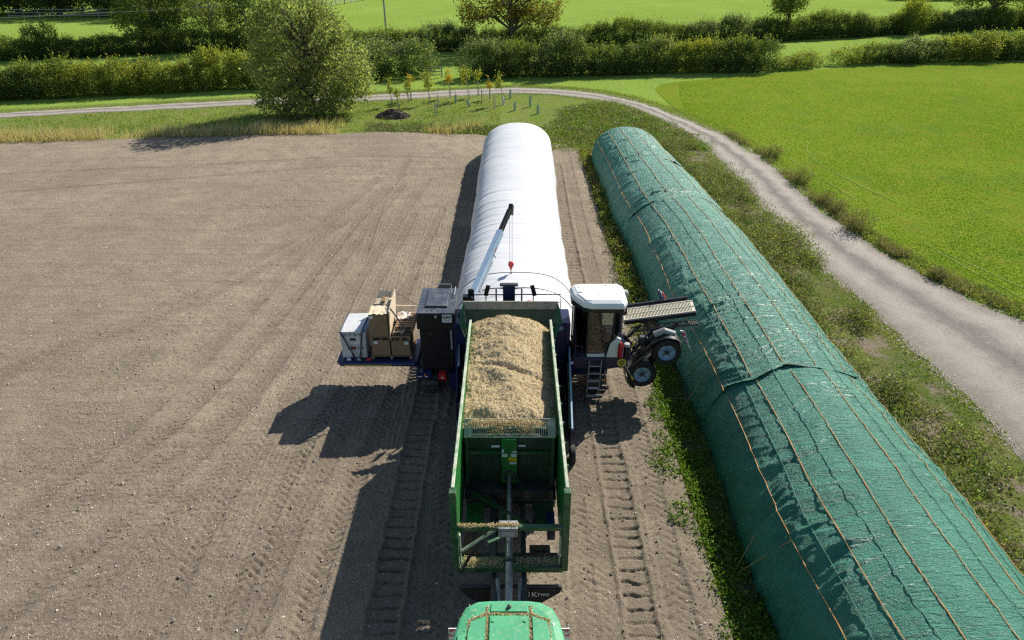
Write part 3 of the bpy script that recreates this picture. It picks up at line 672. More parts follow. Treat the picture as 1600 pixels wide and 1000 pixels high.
weeds('lush_weeds', B, 0.10, 0.32, 30, 0.085, ['lf_lush', 'lf_lush', 'lf_weed'], 'lush bright green weeds at the foot of the green sheeted bag', 41, 0.16)
B = strip_pts([(4.7, 23), (4.95, 30), (5.0, 40), (4.9, 50)], [(5.9, 23), (5.75, 30), (5.6, 40), (5.6, 50)], 620, rng)
weeds('tall_weeds', B, 0.15, 0.7, 32, 0.10, ['lf_weed', 'lf_brown', 'lf_weed', 'lf_gold'], 'tall dry and green weeds between the two bags', 42, 0.18)
B = strip_pts([(11.5, 6), (11.6, 14), (11.6, 25), (11.6, 33), (11.5, 45), (11, 52)], [(15.7, 6), (15.4, 14), (15.0, 25), (15.2, 33), (15.2, 45), (14.6, 52)], 2900, rng, 1.1)
B = B[fbm(B[:, 0] * 0.7, B[:, 1] * 0.45, 19) - (B[:, 0] - 12.4) * 0.10 + 0.10 * (B[:, 1] > 24) > -0.08]
weeds('bank_weeds', B, 0.10, 1.15, 46, 0.095, ['lf_weed', 'lf_grey', 'lf_brown', 'lf_brown', 'lf_hedge', 'lf_weed', 'gr_brown'], 'mixed rough weeds between the green sheeted bag and the track', 43, 0.24)
B = strip_pts([(2.8, 50.5), (3.2, 56), (5.5, 65)], [(15, 51), (13.8, 57), (9.5, 66.5)], 1900, rng); B[:, :2] += rng.normal(size=(len(B), 2)) * 0.5
weeds('headland_weeds', B, 0.08, 0.4, 30, 0.12, ['lf_weed', 'lf_lush', 'lf_brown', 'lf_grey'], 'low rough weeds around the far ends of the bags', 44, 0.28)
B = strip_pts([(2.5, 50), (2.6, 55), (4.5, 62), (7.5, 67.5)], [(6, 50), (6.5, 55), (9, 61), (11, 65)], 9000, rng)
grass('headland_grass', B, 0.08 + 0.25 * rng.random(len(B)), 0.05, 0.45, 'gr_green', rng, 'tufty green grass beyond the far ends of the two bags')
B = strip_pts([(-12, 56), (-4, 55.3), (2, 54)], [(-12, 58.6), (-4, 58.2), (3, 57.5)], 420, rng)
weeds('edge_weeds', B, 0.1, 0.5, 30, 0.12, ['lf_weed', 'lf_grey', 'lf_brown'], 'grey green weeds along the field edge behind the white bag', 45, 0.28)
B = strip_pts([(22.9, 16), (21.2, 25), (19.3, 29.5), (18.4, 36)], [(24.2, 16), (22.8, 25), (20.6, 29.5), (19.2, 36)], 520, rng)
weeds('track_weeds', B, 0.05, 0.28, 26, 0.08, ['lf_weed', 'lf_gold', 'lf_grey'], 'low weeds between the gravel track and the crop', 46, 0.2)
# green seedlings in two patches of the soil
pts = np.concatenate([np.array(G(*c))[None] + rng.normal(size=(m, 2)) * s for c, m, s in (((428, 320), 90, (1.0, 0.6)), ((200, 575), 120, (0.9, 0.8)), ((240, 340), 70, (1.6, 0.5)))])
x, y = pts[:, 0], pts[:, 1]; weeds('soil_seedlings', np.stack([x, y, 0 * x], 1), 0.09, 0.18, 10, 0.05, ['lf_lush', 'lf_weed'], 'sparse green seedlings coming up through the bare soil', 47, 0.2, 'seedlings')

# ------------------------------------------------------------------ the two bags
def arch(t, a, h, skirt, n=2.5, tuck=0.0):
    """arch profile, t 0..1 from left foot over the top to the right foot; returns x, z and outward normal"""
    t = np.asarray(t, float); ls = skirt / (skirt * 2 + PI * 0.5 * (a + h - skirt)); ph = np.clip((t - ls) / (1 - 2 * ls), 0, 1) * PI
    c, s = np.cos(PI - ph), np.sin(ph)
    x = a * np.sign(c) * np.abs(c) ** (2 / n); z = skirt + (h - skirt) * np.abs(s) ** (2 / n)
    lo = t < ls; hi = t > 1 - ls
    z = np.where(lo, skirt * t / ls, np.where(hi, skirt * (1 - t) / ls, z)); x = np.where(lo, -a, np.where(hi, a, x))
    x = x * (1 - tuck * np.clip(1 - z / max(skirt, 1e-3), 0, 1) ** 1.5)
    nx, nz = c / a, s / (h - skirt); nx = np.where(lo, -1, np.where(hi, 1, nx)); nz = np.where(lo | hi, 0, nz); L = np.hypot(nx, nz)
    return x, z, nx / L, nz / L

# white silage bag
wb = thing('silage_bag', (0.15, 34, 0), 'long white plastic silage bag lying behind the bagging machine', 'silage bag')
yl = steps(20.2, 51.0, lambda q: 0.055 if q < 34 else 0.075); tl = np.linspace(0, 1, 110)
Yg, Tg = np.meshgrid(yl, tl, indexing='ij')
endf = np.sqrt(np.clip(1 - (np.clip(Yg - 47.1, 0, 99) / 3.95) ** 2, 0, 1)) ** 0.72
aw = (2.30 + 0.08 * sst(34, 45, Yg) + 0.07 * vn(Yg * 0.35, Yg * 0 + 1, 3) + 0.04 * vn(Yg * 1.1, Yg * 0 + 4, 5)); hw = 2.55 + 0.07 * sst(30, 46, Yg) + 0.05 * vn(Yg * 0.4, Yg * 0, 8)
nearf = sst(20.2, 23.5, Yg); hw = hw * (0.95 + 0.05 * nearf)
X, Z, NX, NZ = arch(Tg, aw, hw, 0.85, 2.35, 0.14)
sl_ = Yg + 0.55 * np.sin((Tg - 0.5) * 3.0) + 0.25 * vn(Yg * 0.8, Tg * 5, 4)
wr = 0.5 - np.abs(vn(sl_ * 2.6, Tg * 2.2, 15)); wr2 = 0.5 - np.abs(vn(sl_ * 6.0, Tg * 4 + 7, 17)); wr3 = 0.5 - np.abs(vn(sl_ * 1.1, Tg * 3 + 3, 18))
side = 0.18 + 1.1 * (np.abs(Tg - 0.55) * 2) ** 1.3 * np.where(Tg < 0.55, 1.0, 0.6)
D = (0.055 * wr + 0.022 * wr2 + 0.05 * wr3) * side + 0.02 * fbm(Yg * 0.9, Tg * 4, 2)
X = (X + NX * D) * (0.25 + 0.75 * endf); Z = np.maximum((Z + NZ * D) * (0.12 + 0.88 * endf), 0.05)
cxw = 0.10 + 0.012 * (Yg - 24)
o = link('bag_film', gridmesh('bag_film', X + cxw - 0.15, Yg - 34, Z, 'bag'), wb)
for yy in (22.75, 24.1):
    j = int(np.searchsorted(yl, yy)); mb = MB()
    mb.tube([(X[j, i] * 1.004 + cxw[j, i], yl[j] + 0.05 * math.sin(i * 0.2), Z[j, i] + 0.006) for i in range(14, 97, 2)], 0.016, 5); mb.build('seam_band', 'strap', wb)

# green sheeted bag
gb = thing('sheeted_bag', (8.72, 28, 0), 'long silage bag under green tarpaulin tied with orange twine, beside the track', 'silage bag')
def tarp(y0, y1, lift, seed, tuck_near=False, end=False):
    yl = steps(y0, y1, lambda q: 0.045 if q < 22 else 0.075); tl = np.linspace(0, 1, 150); Yg, Tg = np.meshgrid(yl, tl, indexing='ij')
    a = 2.72 + 0.10 * vn(Yg * 0.25, Yg * 0, 61) - 0.25 * sst(32, 47, Yg) + 0.14 * sst(22, 12, Yg) * 1.0; h = 2.58 + 0.12 * sst(24, 12, Yg) + 0.09 * vn(Yg * 0.3, Yg * 0 + 6, 62) - 0.10 * sst(36, 47, Yg)
    if True:
        for ys in (21.3, 33.6, 40.5): h = h + (0.08 * np.exp(-((Yg - ys - 0.5 * np.sin(Tg * 5)) / 0.16) ** 2) + 0.06 * np.exp(-((Yg - ys - 0.45 - 0.6 * np.sin(Tg * 5)) / 0.12) ** 2)) * (0.75 + 0.5 * vn(Tg * 9, Tg * 0, 5))
    X, Z, NX, NZ = arch(Tg, a, h, 0.22, 2.08)
    s = Yg + 0.35 * np.sin(Tg * 6) + 0.3 * vn(Yg * 0.7, Tg * 6, seed)
    rdg = lambda q, k: (1 - np.abs(q)) ** k
    w1 = rdg(vn(s * 1.6, Tg * 6, seed + 1), 3); w2 = rdg(vn(s * 4.2, Tg * 5, seed + 2), 4); w3 = rdg(vn(s * 2.4 + Tg * 30, Tg * 22 - s * 1.5, seed + 3), 6); w4 = rdg(vn(Yg * 0.5, Tg * 26, seed + 4), 9); w5 = rdg(vn(s * 8.0, Tg * 9 + 3, seed + 6), 4)
    amp = np.clip(1.0 + 0.9 * vn(Yg * 0.45, Tg * 4, seed + 5) + 0.5 * vn(Yg * 1.3, Tg * 9, seed + 15) + 0.2 * (Tg < 0.42), 0.3, 2.0)
    D = lift + (0.024 * w1 + 0.036 * w2 + 0.014 * w3 * sst(-0.1, 0.3, vn(Yg * 0.6, Tg * 5, seed + 7)) + 0.014 * w4 + 0.018 * w5) * amp
    e0 = np.exp(-(Yg - y0) / 0.35); e1 = np.exp(-(y1 - Yg) / 0.35)
    D = D + e0 * (0.02 * w2 + 0.012 * vn(Tg * 30, Yg, seed + 9)) * (0 if end is None else 1) + e1 * 0.03 * vn(Tg * 26, Yg * 2, seed + 12)
    X = X + NX * D; Z = Z + NZ * D
    if end:
        ef = np.sqrt(np.clip(1 - (np.clip(Yg - 46.7, 0, 99) / 3.6) ** 2, 0, 1)) ** 0.7; X = X * (0.25 + 0.75 * ef); Z = np.maximum(Z * (0.1 + 0.9 * ef), 0.04)
    cx = np.interp(Yg, [4, 16, 28, 40, 50], [8.96, 8.90, 8.74, 8.30, 7.95])
    yj = Yg + e0 * 0.22 * vn(Tg * 9, Tg * 0, seed + 20) - e1 * 0.25 * vn(Tg * 8, Tg * 0 + 4, seed + 21)
    link('tarpaulin', gridmesh('tarpaulin', X + cx - 8.72, yj - 28, Z, 'tarp'), gb)
    return yl, X + cx, Z, NX, NZ, tl
T1 = tarp(4.0, 21.9, 0.00, 70); T2 = tarp(17.3, 34.1, 0.014, 80); T3 = tarp(33.2, 41.0, 0.02, 90); T4 = tarp(39.8, 50.3, 0.03, 100, end=True)
def surf(y, t):
    best = None
    for yl, X, Z, NX, NZ, tl in (T1, T2, T3, T4):
        if yl[0] <= y <= yl[-1]:
            j = min(len(yl) - 1, int(np.searchsorted(yl, y))); fi = t * (len(tl) - 1); i = int(fi); g_ = fi - i; q = tuple(A_[j, i] * (1 - g_) + A_[j, i + 1] * g_ for A_ in (X, Z, NX, NZ))
            if best is None or q[0] * q[2] + q[1] * q[3] > best[0] * best[2] + best[1] * best[3]: best = q
    return best
def twine(t0, y0, y1, mat, r, wob, seed, name='twine', st=0.16):
    rd = random.Random(seed); pts = []; rs = []; ph = rd.random() * 9
    for y in np.arange(y0, y1, st):
        t = t0 + wob * (math.sin(y * 0.3 + ph) + 0.25 * math.sin(y * 1.7 + ph * 2)) * 0.005
        x, z, nx, nz = surf(y, t); k = r * 0.8 + 0.008 + (0.01 if rd.random() < 0.1 else 0)
        pts.append((x + nx * k, y, z + nz * k)); rs.append(r * rd.uniform(0.7, 1.25))
    MB().tube(pts, rs, 5).build(name, mat, gb)
for i, t in enumerate((0.215, 0.335, 0.445, 0.545, 0.645, 0.735, 0.82)):
    twine(t, 5, 17.2, 'rope', 0.012, 1.0, 5 + i); twine(t - 0.012 + 0.02 * random.random(), 17.4, 33.4, 'rope', 0.012, 1.0, 25 + i); twine(t - 0.012, 33.6, 48.0, 'rope', 0.013, 0.8, 45 + i)
for i, t in enumerate((0.285, 0.40, 0.595, 0.69)): twine(t, 5 if i else 8, 33 if i % 2 else 29, 'foldline', 0.010, 1.6, 85 + i, 'cord')  # added lines standing in for the tarpaulin's dark lengthwise folds
for y_, b in ((12.6, (5.62, 11.9, 0.05)), (11.3, (5.62, 11.8, 0.05)), (18.9, (5.6, 18.4, 0.05)), (31.0, (5.5, 30.2, 0.05))):
    x, z, nx, nz = surf(y_, 0.215); MB().tube([(x + nx * 0.03, y_, z + nz * 0.03), b], 0.007, 4).build('guy_cord', 'rope', gb)

# ------------------------------------------------------------------ trailer
tr = thing('forage_trailer', (0, 14, 0), 'green push-off forage trailer backed up to the bagging machine, loaded with chopped forage', 'trailer')
TL, TR_, TF, TB, ZF, ZR = -1.30, 1.21, 10.93, 18.45, 1.22, 3.60
for sgn, x in ((-1, TL), (1, TR_)):
    wall = MB().box(min(x, x - sgn * 0.05), max(x, x - sgn * 0.05), TF + 0.11, TB, ZF, ZR - 0.005, 0.004).build('side_wall', 'green_in', tr)
    MB().box(min(x + sgn * 0.02, x - sgn * 0.055), max(x + sgn * 0.02, x - sgn * 0.055), TF + 0.10, TB - 0.05, ZR, ZR + 0.05, 0.01).build('rim_rail', 'rim', wall)
    for yy in np.linspace(TF + 0.9, TB - 0.4, 9): MB().box(min(x, x + sgn * 0.07), max(x, x + sgn * 0.07), yy - 0.04, yy + 0.04, ZF, ZR - 0.02).build('stiffening_rib', 'green', wall)
    MB().bar((x + sgn * 0.0, TF + 0.02, ZF), (x - sgn * 0.02, TF + 0.02, ZR + 0.03), 0.15, 0.16).build('front_post', 'green', tr)
    MB().box(min(x - sgn * 0.10, x - sgn * 0.14), max(x - sgn * 0.10, x - sgn * 0.14), TF + 0.0, TF + 0.1, ZF + 0.15, 2.3).build('post_strip', 'rim', tr)
MB().box(TL + 0.05, TR_ - 0.05, TF - 0.02, TF + 0.10, 2.46, 2.58).build('cross_bar', 'green', tr)
MB().box(TL + 0.04, TR_ - 0.04, TF - 0.05, TF + 0.30, ZF - 0.06, ZF + 0.10).build('bottom_sill', 'green', tr)
MB().box(-0.30, 0.13, TF - 0.10, TF + 0.16, 2.35, 2.62).build('valve_box', 'steel', tr)
MB().box(-0.24, 0.07, TF - 0.115, TF - 0.10, 2.40, 2.54, 0.004).build('cover_plate', 'fender', tr)
# hydraulic ram and its cradle
ram = MB().tube([(-0.07, 9.3, 1.32), (-0.07, 11.9, 1.62)], 0.085, 14).tube([(-0.07, 11.9, 1.62), (-0.07, 12.8, 1.74)], 0.07, 14).tube([(-0.07, 12.8, 1.74), (-0.07, 13.42, 1.86)], 0.055, 14).build('hydraulic_ram', 'steel', tr)
for yy in (10.9, 11.7): MB().lathe([(0.085, -0.03), (0.11, -0.03), (0.11, 0.03), (0.085, 0.03)], (-0.07, yy, 1.42 + (yy - 10.15) * 0.114), (0, 1, 0.114), 16).build('clamp_ring', 'darksteel', ram)
for x in (-0.42, 0.28): MB().box(x - 0.06, x + 0.06, 9.9, 18.3, 0.80, 1.10).build('chassis_beam', 'darksteel', tr)
for yy in (11.5, 12.4, 13.2, 15.5, 17.6): MB().box(-1.22, 1.12, yy - 0.05, yy + 0.05, 0.95, 1.09).build('cross_member', 'darksteel', tr)
MB().box(-0.26, 0.16, 11.95, 12.35, 1.13, 1.50).build('ram_cradle', 'green', tr)
MB().box(-0.55, -0.38, 11.0, 13.3, 1.12, 1.28).build('hydraulic_pipe_tray', 'darksteel', tr)
for x0, x1, m in ((-1.18, -0.72, 'green_in'), (0.52, 1.06, 'green')): MB().box(x0, x1, 12.2, 13.1, 1.12, 1.20).build('mudguard', m, tr)
MB().box(-1.18, -0.74, 11.45, 12.15, 1.11, 1.16).build('mudguard_board', 'rustboard', tr)
bx_ = MB().box(0.42, 0.92, 11.25, 11.78, 1.02, 1.10)
brd = bx_.build('step_board', 'rustboard', tr)
for yy in (11.40, 11.56): MB().box(0.50, 0.84, yy - 0.02, yy + 0.02, 1.101, 1.112, 0.002).build('slot', 'ink', brd)
MB().box(0.86, 1.05, 11.9, 12.5, 1.11, 1.5).build('tool_box', 'navy', tr)
MB().bar((-1.0, 13.0, 1.62), (0.46, 11.75, 1.75), 0.09, 0.07).build('scissor_arm', 'green', tr)
MB().bar((0.46, 11.72, 1.84), (-0.55, 10.98, 2.02), 0.07, 0.06).build('scissor_arm', 'green', tr)
MB().bar((-1.18, 11.0, 1.72), (-0.38, 11.0, 2.42), 0.06, 0.06).build('diagonal_strut', 'rim', tr)
for k in range(3):
    o_ = 0.03 * k
    MB().tube([(-1.22 + o_, 10.85, 1.15 + o_), (-1.0 + o_, 10.92, 1.65), (-0.6 + o_, 11.0, 2.28), (-0.2, 11.05, 2.40)], 0.014, 6).build('hose', 'hose', tr)
    MB().tube([(-0.1 + o_, 11.1, 2.35), (0.25, 11.4, 2.0 + o_), (0.5 + o_, 11.8, 1.85), (0.62, 12.0, 1.8 + o_), (0.42 + o_, 11.95, 1.78)], 0.014, 6).build('hose', 'hose', tr)
    MB().tube([(0.4, 11.8, 1.80 + o_), (-0.3 + o_, 12.35, 1.72), (-0.9, 12.95, 1.72 + o_), (-1.12 + o_, 13.1, 1.72), (-1.0, 12.8, 1.62), (-0.5, 12.75 + o_, 1.5), (-0.3, 12.2, 1.4)], 0.014, 6).build('hose', 'hose', tr)
    MB().tube([(0.05, 13.3, 1.9), (0.25 + o_, 13.1, 1.8), (0.22, 12.75 + o_, 1.6), (0.02, 12.8, 1.5)], 0.013, 6).build('hose', 'hose', tr)
# drawbar, hitch, front flaps with lettering
for s in (-1, 1): MB().bar((-0.07 + s * 0.36, 10.9, 0.95), (-0.07 + s * 0.10, 9.2, 0.75), 0.11, 0.15).build('drawbar', 'darksteel', tr)
for s in (-1, 1): MB().tube([(-0.07 + s * 0.26, 10.75, 1.1), (-0.07 + s * 0.24, 10.1, 0.95)], 0.055, 10).build('suspension_strut', 'steel', tr)
flap = MB().prism([(-1.22, 10.62, 0.93), (-0.45, 10.62, 0.93), (-0.45, 10.58, 0.28), (-0.62, 10.58, 0.34), (-1.05, 10.60, 0.72)], (0, 0.025, 0)).build('mud_flap', 'rubber', tr)
flap = MB().prism([(0.29, 10.62, 0.93), (1.16, 10.62, 0.93), (1.10, 10.60, 0.83), (0.52, 10.58, 0.36), (0.29, 10.58, 0.26)], (0, 0.025, 0)).build('mud_flap', 'rubber', tr)
put_text('TWO', 0.115, 'paper', (0.72, 10.60, 0.76), flap, (PI / 2 - 0.05, 0, 0), 0.003)
put_text('K', 0.21, 'paper', (0.515, 10.60, 0.765), flap, (PI / 2 - 0.05, 0, 0), 0.004)
MB().box(0.385, 0.403, 10.592, 10.606, 0.69, 0.85, 0.001).build('logo_bar', 'paper', flap)
MB().box(-1.22, 1.14, 10.64, 10.72, 0.90, 0.98).build('flap_rail', 'darksteel', tr)
# floor, tailgate
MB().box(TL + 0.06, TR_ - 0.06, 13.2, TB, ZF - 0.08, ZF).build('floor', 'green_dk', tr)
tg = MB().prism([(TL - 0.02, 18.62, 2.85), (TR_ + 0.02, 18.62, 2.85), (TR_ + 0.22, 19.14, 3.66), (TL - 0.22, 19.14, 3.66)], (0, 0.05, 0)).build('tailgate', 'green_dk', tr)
MB().prism([(TL - 0.22, 19.10, 3.63), (TR_ + 0.22, 19.10, 3.63), (TR_ + 0.26, 19.22, 3.84), (TL - 0.26, 19.22, 3.84)], (0, 0.05, 0)).build('tailgate_lip', 'lip', tg)
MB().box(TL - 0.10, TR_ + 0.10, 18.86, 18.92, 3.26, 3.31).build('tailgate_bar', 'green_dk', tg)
MB().box(TL, TR_, 18.50, 18.56, 1.22, 2.85).build('rear_frame', 'green', tr)
for sgn, x in ((-1, TL), (1, TR_)):
    MB().prism([(x + sgn * 0.02, 18.55, 2.75), (x + sgn * 0.24, 19.16, 3.80), (x + sgn * 0.36, 18.75, 3.40), (x + sgn * 0.10, 18.25, 2.95)], (sgn * 0.02, 0, 0.01)).build('tailgate_cheek', 'green', tg)
# sliding headboard
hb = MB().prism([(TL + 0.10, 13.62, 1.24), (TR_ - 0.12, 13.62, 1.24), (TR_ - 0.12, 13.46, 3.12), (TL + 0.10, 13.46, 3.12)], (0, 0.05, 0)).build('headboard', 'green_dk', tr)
MB().box(-0.27, 0.13, 13.36, 13.52, 1.6, 3.05).build('ram_column', 'green_in', hb)
for x in (TL + 0.16, TR_ - 0.18): MB().box(x - 0.05, x + 0.05, 13.40, 13.54, 1.3, 3.1).build('headboard_rib', 'green', hb)
MB().box(TL + 0.2, TR_ - 0.2, 13.38, 13.5, 2.55, 2.63).build('headboard_rail', 'green', hb)
MB().box(TL + 0.12, TR_ - 0.14, 13.2, 13.64, 1.24, 1.5).build('headboard_foot', 'darksteel', hb)
MB().lathe([(0.0, -0.02), (0.17, -0.02), (0.17, 0.06), (0.12, 0.06)], (-0.07, 13.38, 1.88), (0, -1, 0.1), 18).build('ram_socket', 'darksteel', hb)
for x0, x1, z0, z1, m in ((-0.52, -0.31, 2.74, 2.81, 'paper'), (0.16, 0.34, 2.76, 2.82, 'paper'), (-0.26, -0.20, 2.64, 2.74, 'paper'), (-0.26, -0.11, 2.50, 2.60, 'paper'), (0.01, 0.12, 2.64, 2.69, 'paper'), (-0.03, 0.12, 2.50, 2.60, 'paper'), (-0.09, 0.12, 2.36, 2.48, 'yellow'), (-0.06, 0.12, 2.26, 2.33, 'paper')):
    MB().box(x0, x1, 13.348 if x0 > -0.3 and x1 < 0.14 else 13.43, 13.356 if x0 > -0.3 and x1 < 0.14 else 13.445, z0, z1, 0.001).build('sticker', m, hb)
# grated crest of the headboard: rails and slats with real gaps
gr = MB(); GX0, GX1 = TL + 0.10, TR_ - 0.12; y0, z0_, y1, z1_ = 13.36, 3.12, 13.72, 3.42
def gp(x, f, dz=0.0): return (x, y0 + (y1 - y0) * f, z0_ + (z1_ - z0_) * f + dz)
for f in (0.03, 0.50, 0.97): gr.bar(gp(GX0, f), gp(GX1, f), 0.02, 0.055)
for x0, x1 in ((GX0, GX0 + 0.2), (GX1 - 0.2, GX1)): gr.prism([gp(x0, 0.02, 0.008), gp(x1, 0.02, 0.008), gp(x1, 0.98, 0.008), gp(x0, 0.98, 0.008)], (0, 0, -0.012))
for x in np.arange(GX0 + 0.22, GX1 - 0.2, 0.052): gr.bar(gp(x, 0.04), gp(x, 0.96), 0.02, 0.012, 0.002)
gr.build('crest_grating', 'rim', hb)
# wheels under the body
def wheel_parts(root, cen, axis, R, W, name='wheel', lug=0, rimmat='fender', bolts=8):
    ax = Vector(axis); n = 36
    prof = [(R * 0.56, -W / 2 * 0.8), (R * 0.72, -W / 2), (R * 0.9, -W / 2), (R * 0.98, -W / 2 * 0.8), (R, -W / 2 * 0.4), (R * 0.985, -0.01), (R, W / 2 * 0.4), (R * 0.98, W / 2 * 0.8), (R * 0.9, W / 2), (R * 0.72, W / 2), (R * 0.56, W / 2 * 0.8)]
    ty = MB().lathe(prof, cen, ax, n)
    if lug:
        c = Vector(cen); z = ax.normalized(); x = z.orthogonal().normalized(); y = z.cross(x)
        for k in range(lug):
            a = 2 * PI * k / lug; s = 1 if k % 2 else -1; a2 = a + 0.16
            p0 = c + (x * math.cos(a) + y * math.sin(a)) * R + z * (s * 0.02); p1 = c + (x * math.cos(a2) + y * math.sin(a2)) * R * 0.985 + z * (s * W * 0.47)
            ty.bar(p0, p1, 0.05, 0.07, 0.006, up=(x * math.cos(a) + y * math.sin(a)))
    wh = ty.build(name, 'rubber', root)
    rim = MB().lathe([(R * 0.58, -W * 0.42), (R * 0.56, -W * 0.44), (R * 0.53, -W * 0.36), (R * 0.50, -W * 0.16), (R * 0.30, -W * 0.10), (R * 0.20, -W * 0.14), (R * 0.18, -W * 0.26), (0.0, -W * 0.28)], cen, ax, 32).build('rim', rimmat, wh)
    c = Vector(cen); z = ax.normalized(); x = z.orthogonal().normalized(); y = z.cross(x); hb_ = MB()
    hb_.lathe([(R * 0.17, -W * 0.14), (R * 0.17, -W * 0.34), (R * 0.13, -W * 0.38), (0, -W * 0.38)], cen, ax, 16)
    for k in range(bolts):
        a = 2 * PI * k / bolts; q = c + (x * math.cos(a) + y * math.sin(a)) * R * 0.26
        hb_.tube([q - z * W * 0.09, q - z * W * 0.2], R * 0.03, 6)
    for k in range(5):
        a = 2 * PI * (k + 0.3) / 5; q = c + (x * math.cos(a) + y * math.sin(a)) * R * 0.40
        hb_.lathe([(0, -W * 0.138 - 0.004), (R * 0.055, -W * 0.135 - 0.004)], q, ax, 10)
    hb_.build('hub', 'darksteel', wh)
    return wh
for yy in (14.5, 16.1):
    for s in (-1, 1): wheel_parts(tr, (s * 1.0 - 0.04, yy, 0.78), (-s, 0, 0), 0.70, 0.46, lug=36, rimmat='green')

# chopped forage in the trailer
fg = np.linspace(TL + 0.06, TR_ - 0.06, 110); fy = np.linspace(13.70, 18.85, 200); FX, FY = np.meshgrid(fg, fy)
u = (FX - TL) / (TR_ - TL); v_ = (FY - 13.7) / 5.15
FZ = 3.26 + (0.26 + 0.20 * sst(0.3, 0.85, v_)) * np.sin(np.clip(u * 1.04, 0, 1) * PI) ** 0.75 - 0.20 * u + 0.10 * sst(0.0, 0.7, v_)
FZ += 0.10 * fbm(FX * 1.6, FY * 1.6, 3) + 0.05 * fbm(FX * 4.5, FY * 4.5, 4) + 0.02 * vn(FX * 22, FY * 22, 6)
FZ -= 0.16 * np.exp(-((FX + 0.75) / 0.5) ** 2 - ((FY - 15.1) / 0.75) ** 2) + 0.10 * np.exp(-((FX + 0.75) / 0.45) ** 2 - ((FY - 16.6) / 0.5) ** 2) + 0.10 * np.exp(-((FX - 0.4 - 0.5 * (FY - 15.9)) / 2.0) ** 2 - ((FY - 15.95 + 0.35 * FX) / 0.10) ** 2)
FZ -= 0.35 * sst(0.93, 1.0, v_) + 0.18 * sst(0.12, 0.0, v_)
hm, t, p = newmat('chopped_forage'); pos = nd(t, 'ShaderNodeNewGeometry').outputs['Position']
n1 = noise(t, pos, 42, 3, 0.7); n2 = noise(t, pos, 1.4, 4, 0.6)
c = mixc(t, ramp(t, n2, 0.38, 0.66), (0.55, 0.44, 0.26), (0.64, 0.52, 0.32)); c = mixc(t, ramp(t, n1, 0.46, 0.32, 0, 0.75), c, (0.34, 0.275, 0.165)); c = mixc(t, ramp(t, n1, 0.55, 0.72, 0, 0.7), c, (0.80, 0.70, 0.52))
t.links.new(c, p.inputs['Base Color']); p.inputs['Roughness'].default_value = 0.9; bump(t, p, n1, 1.0, 0.05); MAT['forage'] = hm
hp = thing('forage_heap', (0, 16, 3.2), 'golden heap of chopped forage filling the trailer', 'forage'); hp['kind'] = 'stuff'
link('heap_surface', gridmesh('heap_surface', FX, FY - 16, FZ - 3.2, 'forage'), hp)
rng = np.random.default_rng(8)
def bits(n, fx, fy, fz, name, parent, off, s=0.03):
    C = np.stack([fx, fy, fz], 1) - np.array(off); sz = s * (0.5 + rng.random(len(C)))
    o = link(name, mesh_np(name, leaves(C, sz, sz * 0.35, rng, 0.1), qfaces(len(C)), 'chaff'), parent); o['kind'] = 'stuff'; return o
ii = rng.integers(0, len(fy), 30000); jj = rng.integers(0, len(fg), 30000)
bits(30000, FX[ii, jj] + rng.normal(size=30000) * 0.01, FY[ii, jj] + rng.normal(size=30000) * 0.01, FZ[ii, jj] + 0.008, 'forage_bits', hp, (0, 16, 3.2))
# spilt forage on ledges
def spill(name, pts, rad, n, label):
    pts = np.array(pts, float); k = rng.integers(0, len(pts), n); d = rng.normal(size=(n, 2)) * np.array(rad)[None, :2]; h = rad[2] * np.exp(-0.5 * ((d / np.array(rad)[None, :2]) ** 2).sum(1)) * rng.random(n)
    C = pts[k] + np.stack([d[:, 0], d[:, 1], h], 1); sz = 0.032 * (0.6 + rng.random(n))
    tag(link(name, mesh_np(name, leaves(C, sz, sz * 0.45, rng, 0.1), qfaces(n), 'chaff')), label, 'forage', kind='stuff')
spill('spilt_forage', [(x, 13.60, 3.36) for x in np.linspace(-0.95, 0.6, 12)] + [(x, 13.45, 3.25) for x in (-0.35, -0.3, 0.3, 0.35)], (0.12, 0.06, 0.16), 5200, 'chopped forage spilt over the grated crest of the headboard')
spill('spilt_forage', [(x, TF + 0.04, 2.59) for x in np.linspace(-1.2, 0.1, 60)] + [(x, TF + 0.02, 2.63) for x in (-0.25, -0.15, -0.05, 0.05)] * 8, (0.05, 0.03, 0.03), 1800, 'chopped forage caught on the cross bar at the open front of the trailer')
spill('spilt_forage', [(x, TF + 0.12, 1.33) for x in np.linspace(-1.1, -0.25, 9)] + [(x, TF + 0.14, 1.33) for x in np.linspace(0.2, 1.0, 5)], (0.08, 0.07, 0.09), 2600, 'chopped forage lying on the bottom sill of the trailer')

# ------------------------------------------------------------------ bagging machine
bg = thing('bagging_machine', (0, 20, 0), 'navy and black self-propelled bagging machine with white cab, engine housing and folded transport wheels', 'bagging machine')
# engine housing on the left
ec = MB().box(-3.12, -1.86, 19.36, 21.2, 2.72, 3.30, 0.03).build('engine_cover', 'black', bg)
lid = MB().box(-3.11, -1.87, 19.375, 21.19, 3.301, 3.33, 0.012).build('engine_lid', 'blacktop', bg)
MB().box(-2.86, -2.14, 19.78, 20.95, 3.331, 3.385, 0.02).build('hatch', 'blacktop', lid)
MB().box(-2.86, -2.14, 19.755, 19.782, 3.332, 3.36, 0.004).build('hatch_seal', 'ink', lid)
for x in (-2.75, -2.62, -2.42): MB().lathe([(0, 0.004), (0.035, 0.004), (0.035, -0.01)], (x, 19.53, 3.331), (0, 0, 1), 10).build('vent_hole', 'ink', lid)
MB().tube([(-2.75, 21.1, 3.33), (-2.75, 21.12, 3.52), (-2.1, 21.12, 3.52), (-2.1, 21.1, 3.33)], 0.018, 6).build('grab_rail', 'alu', lid)
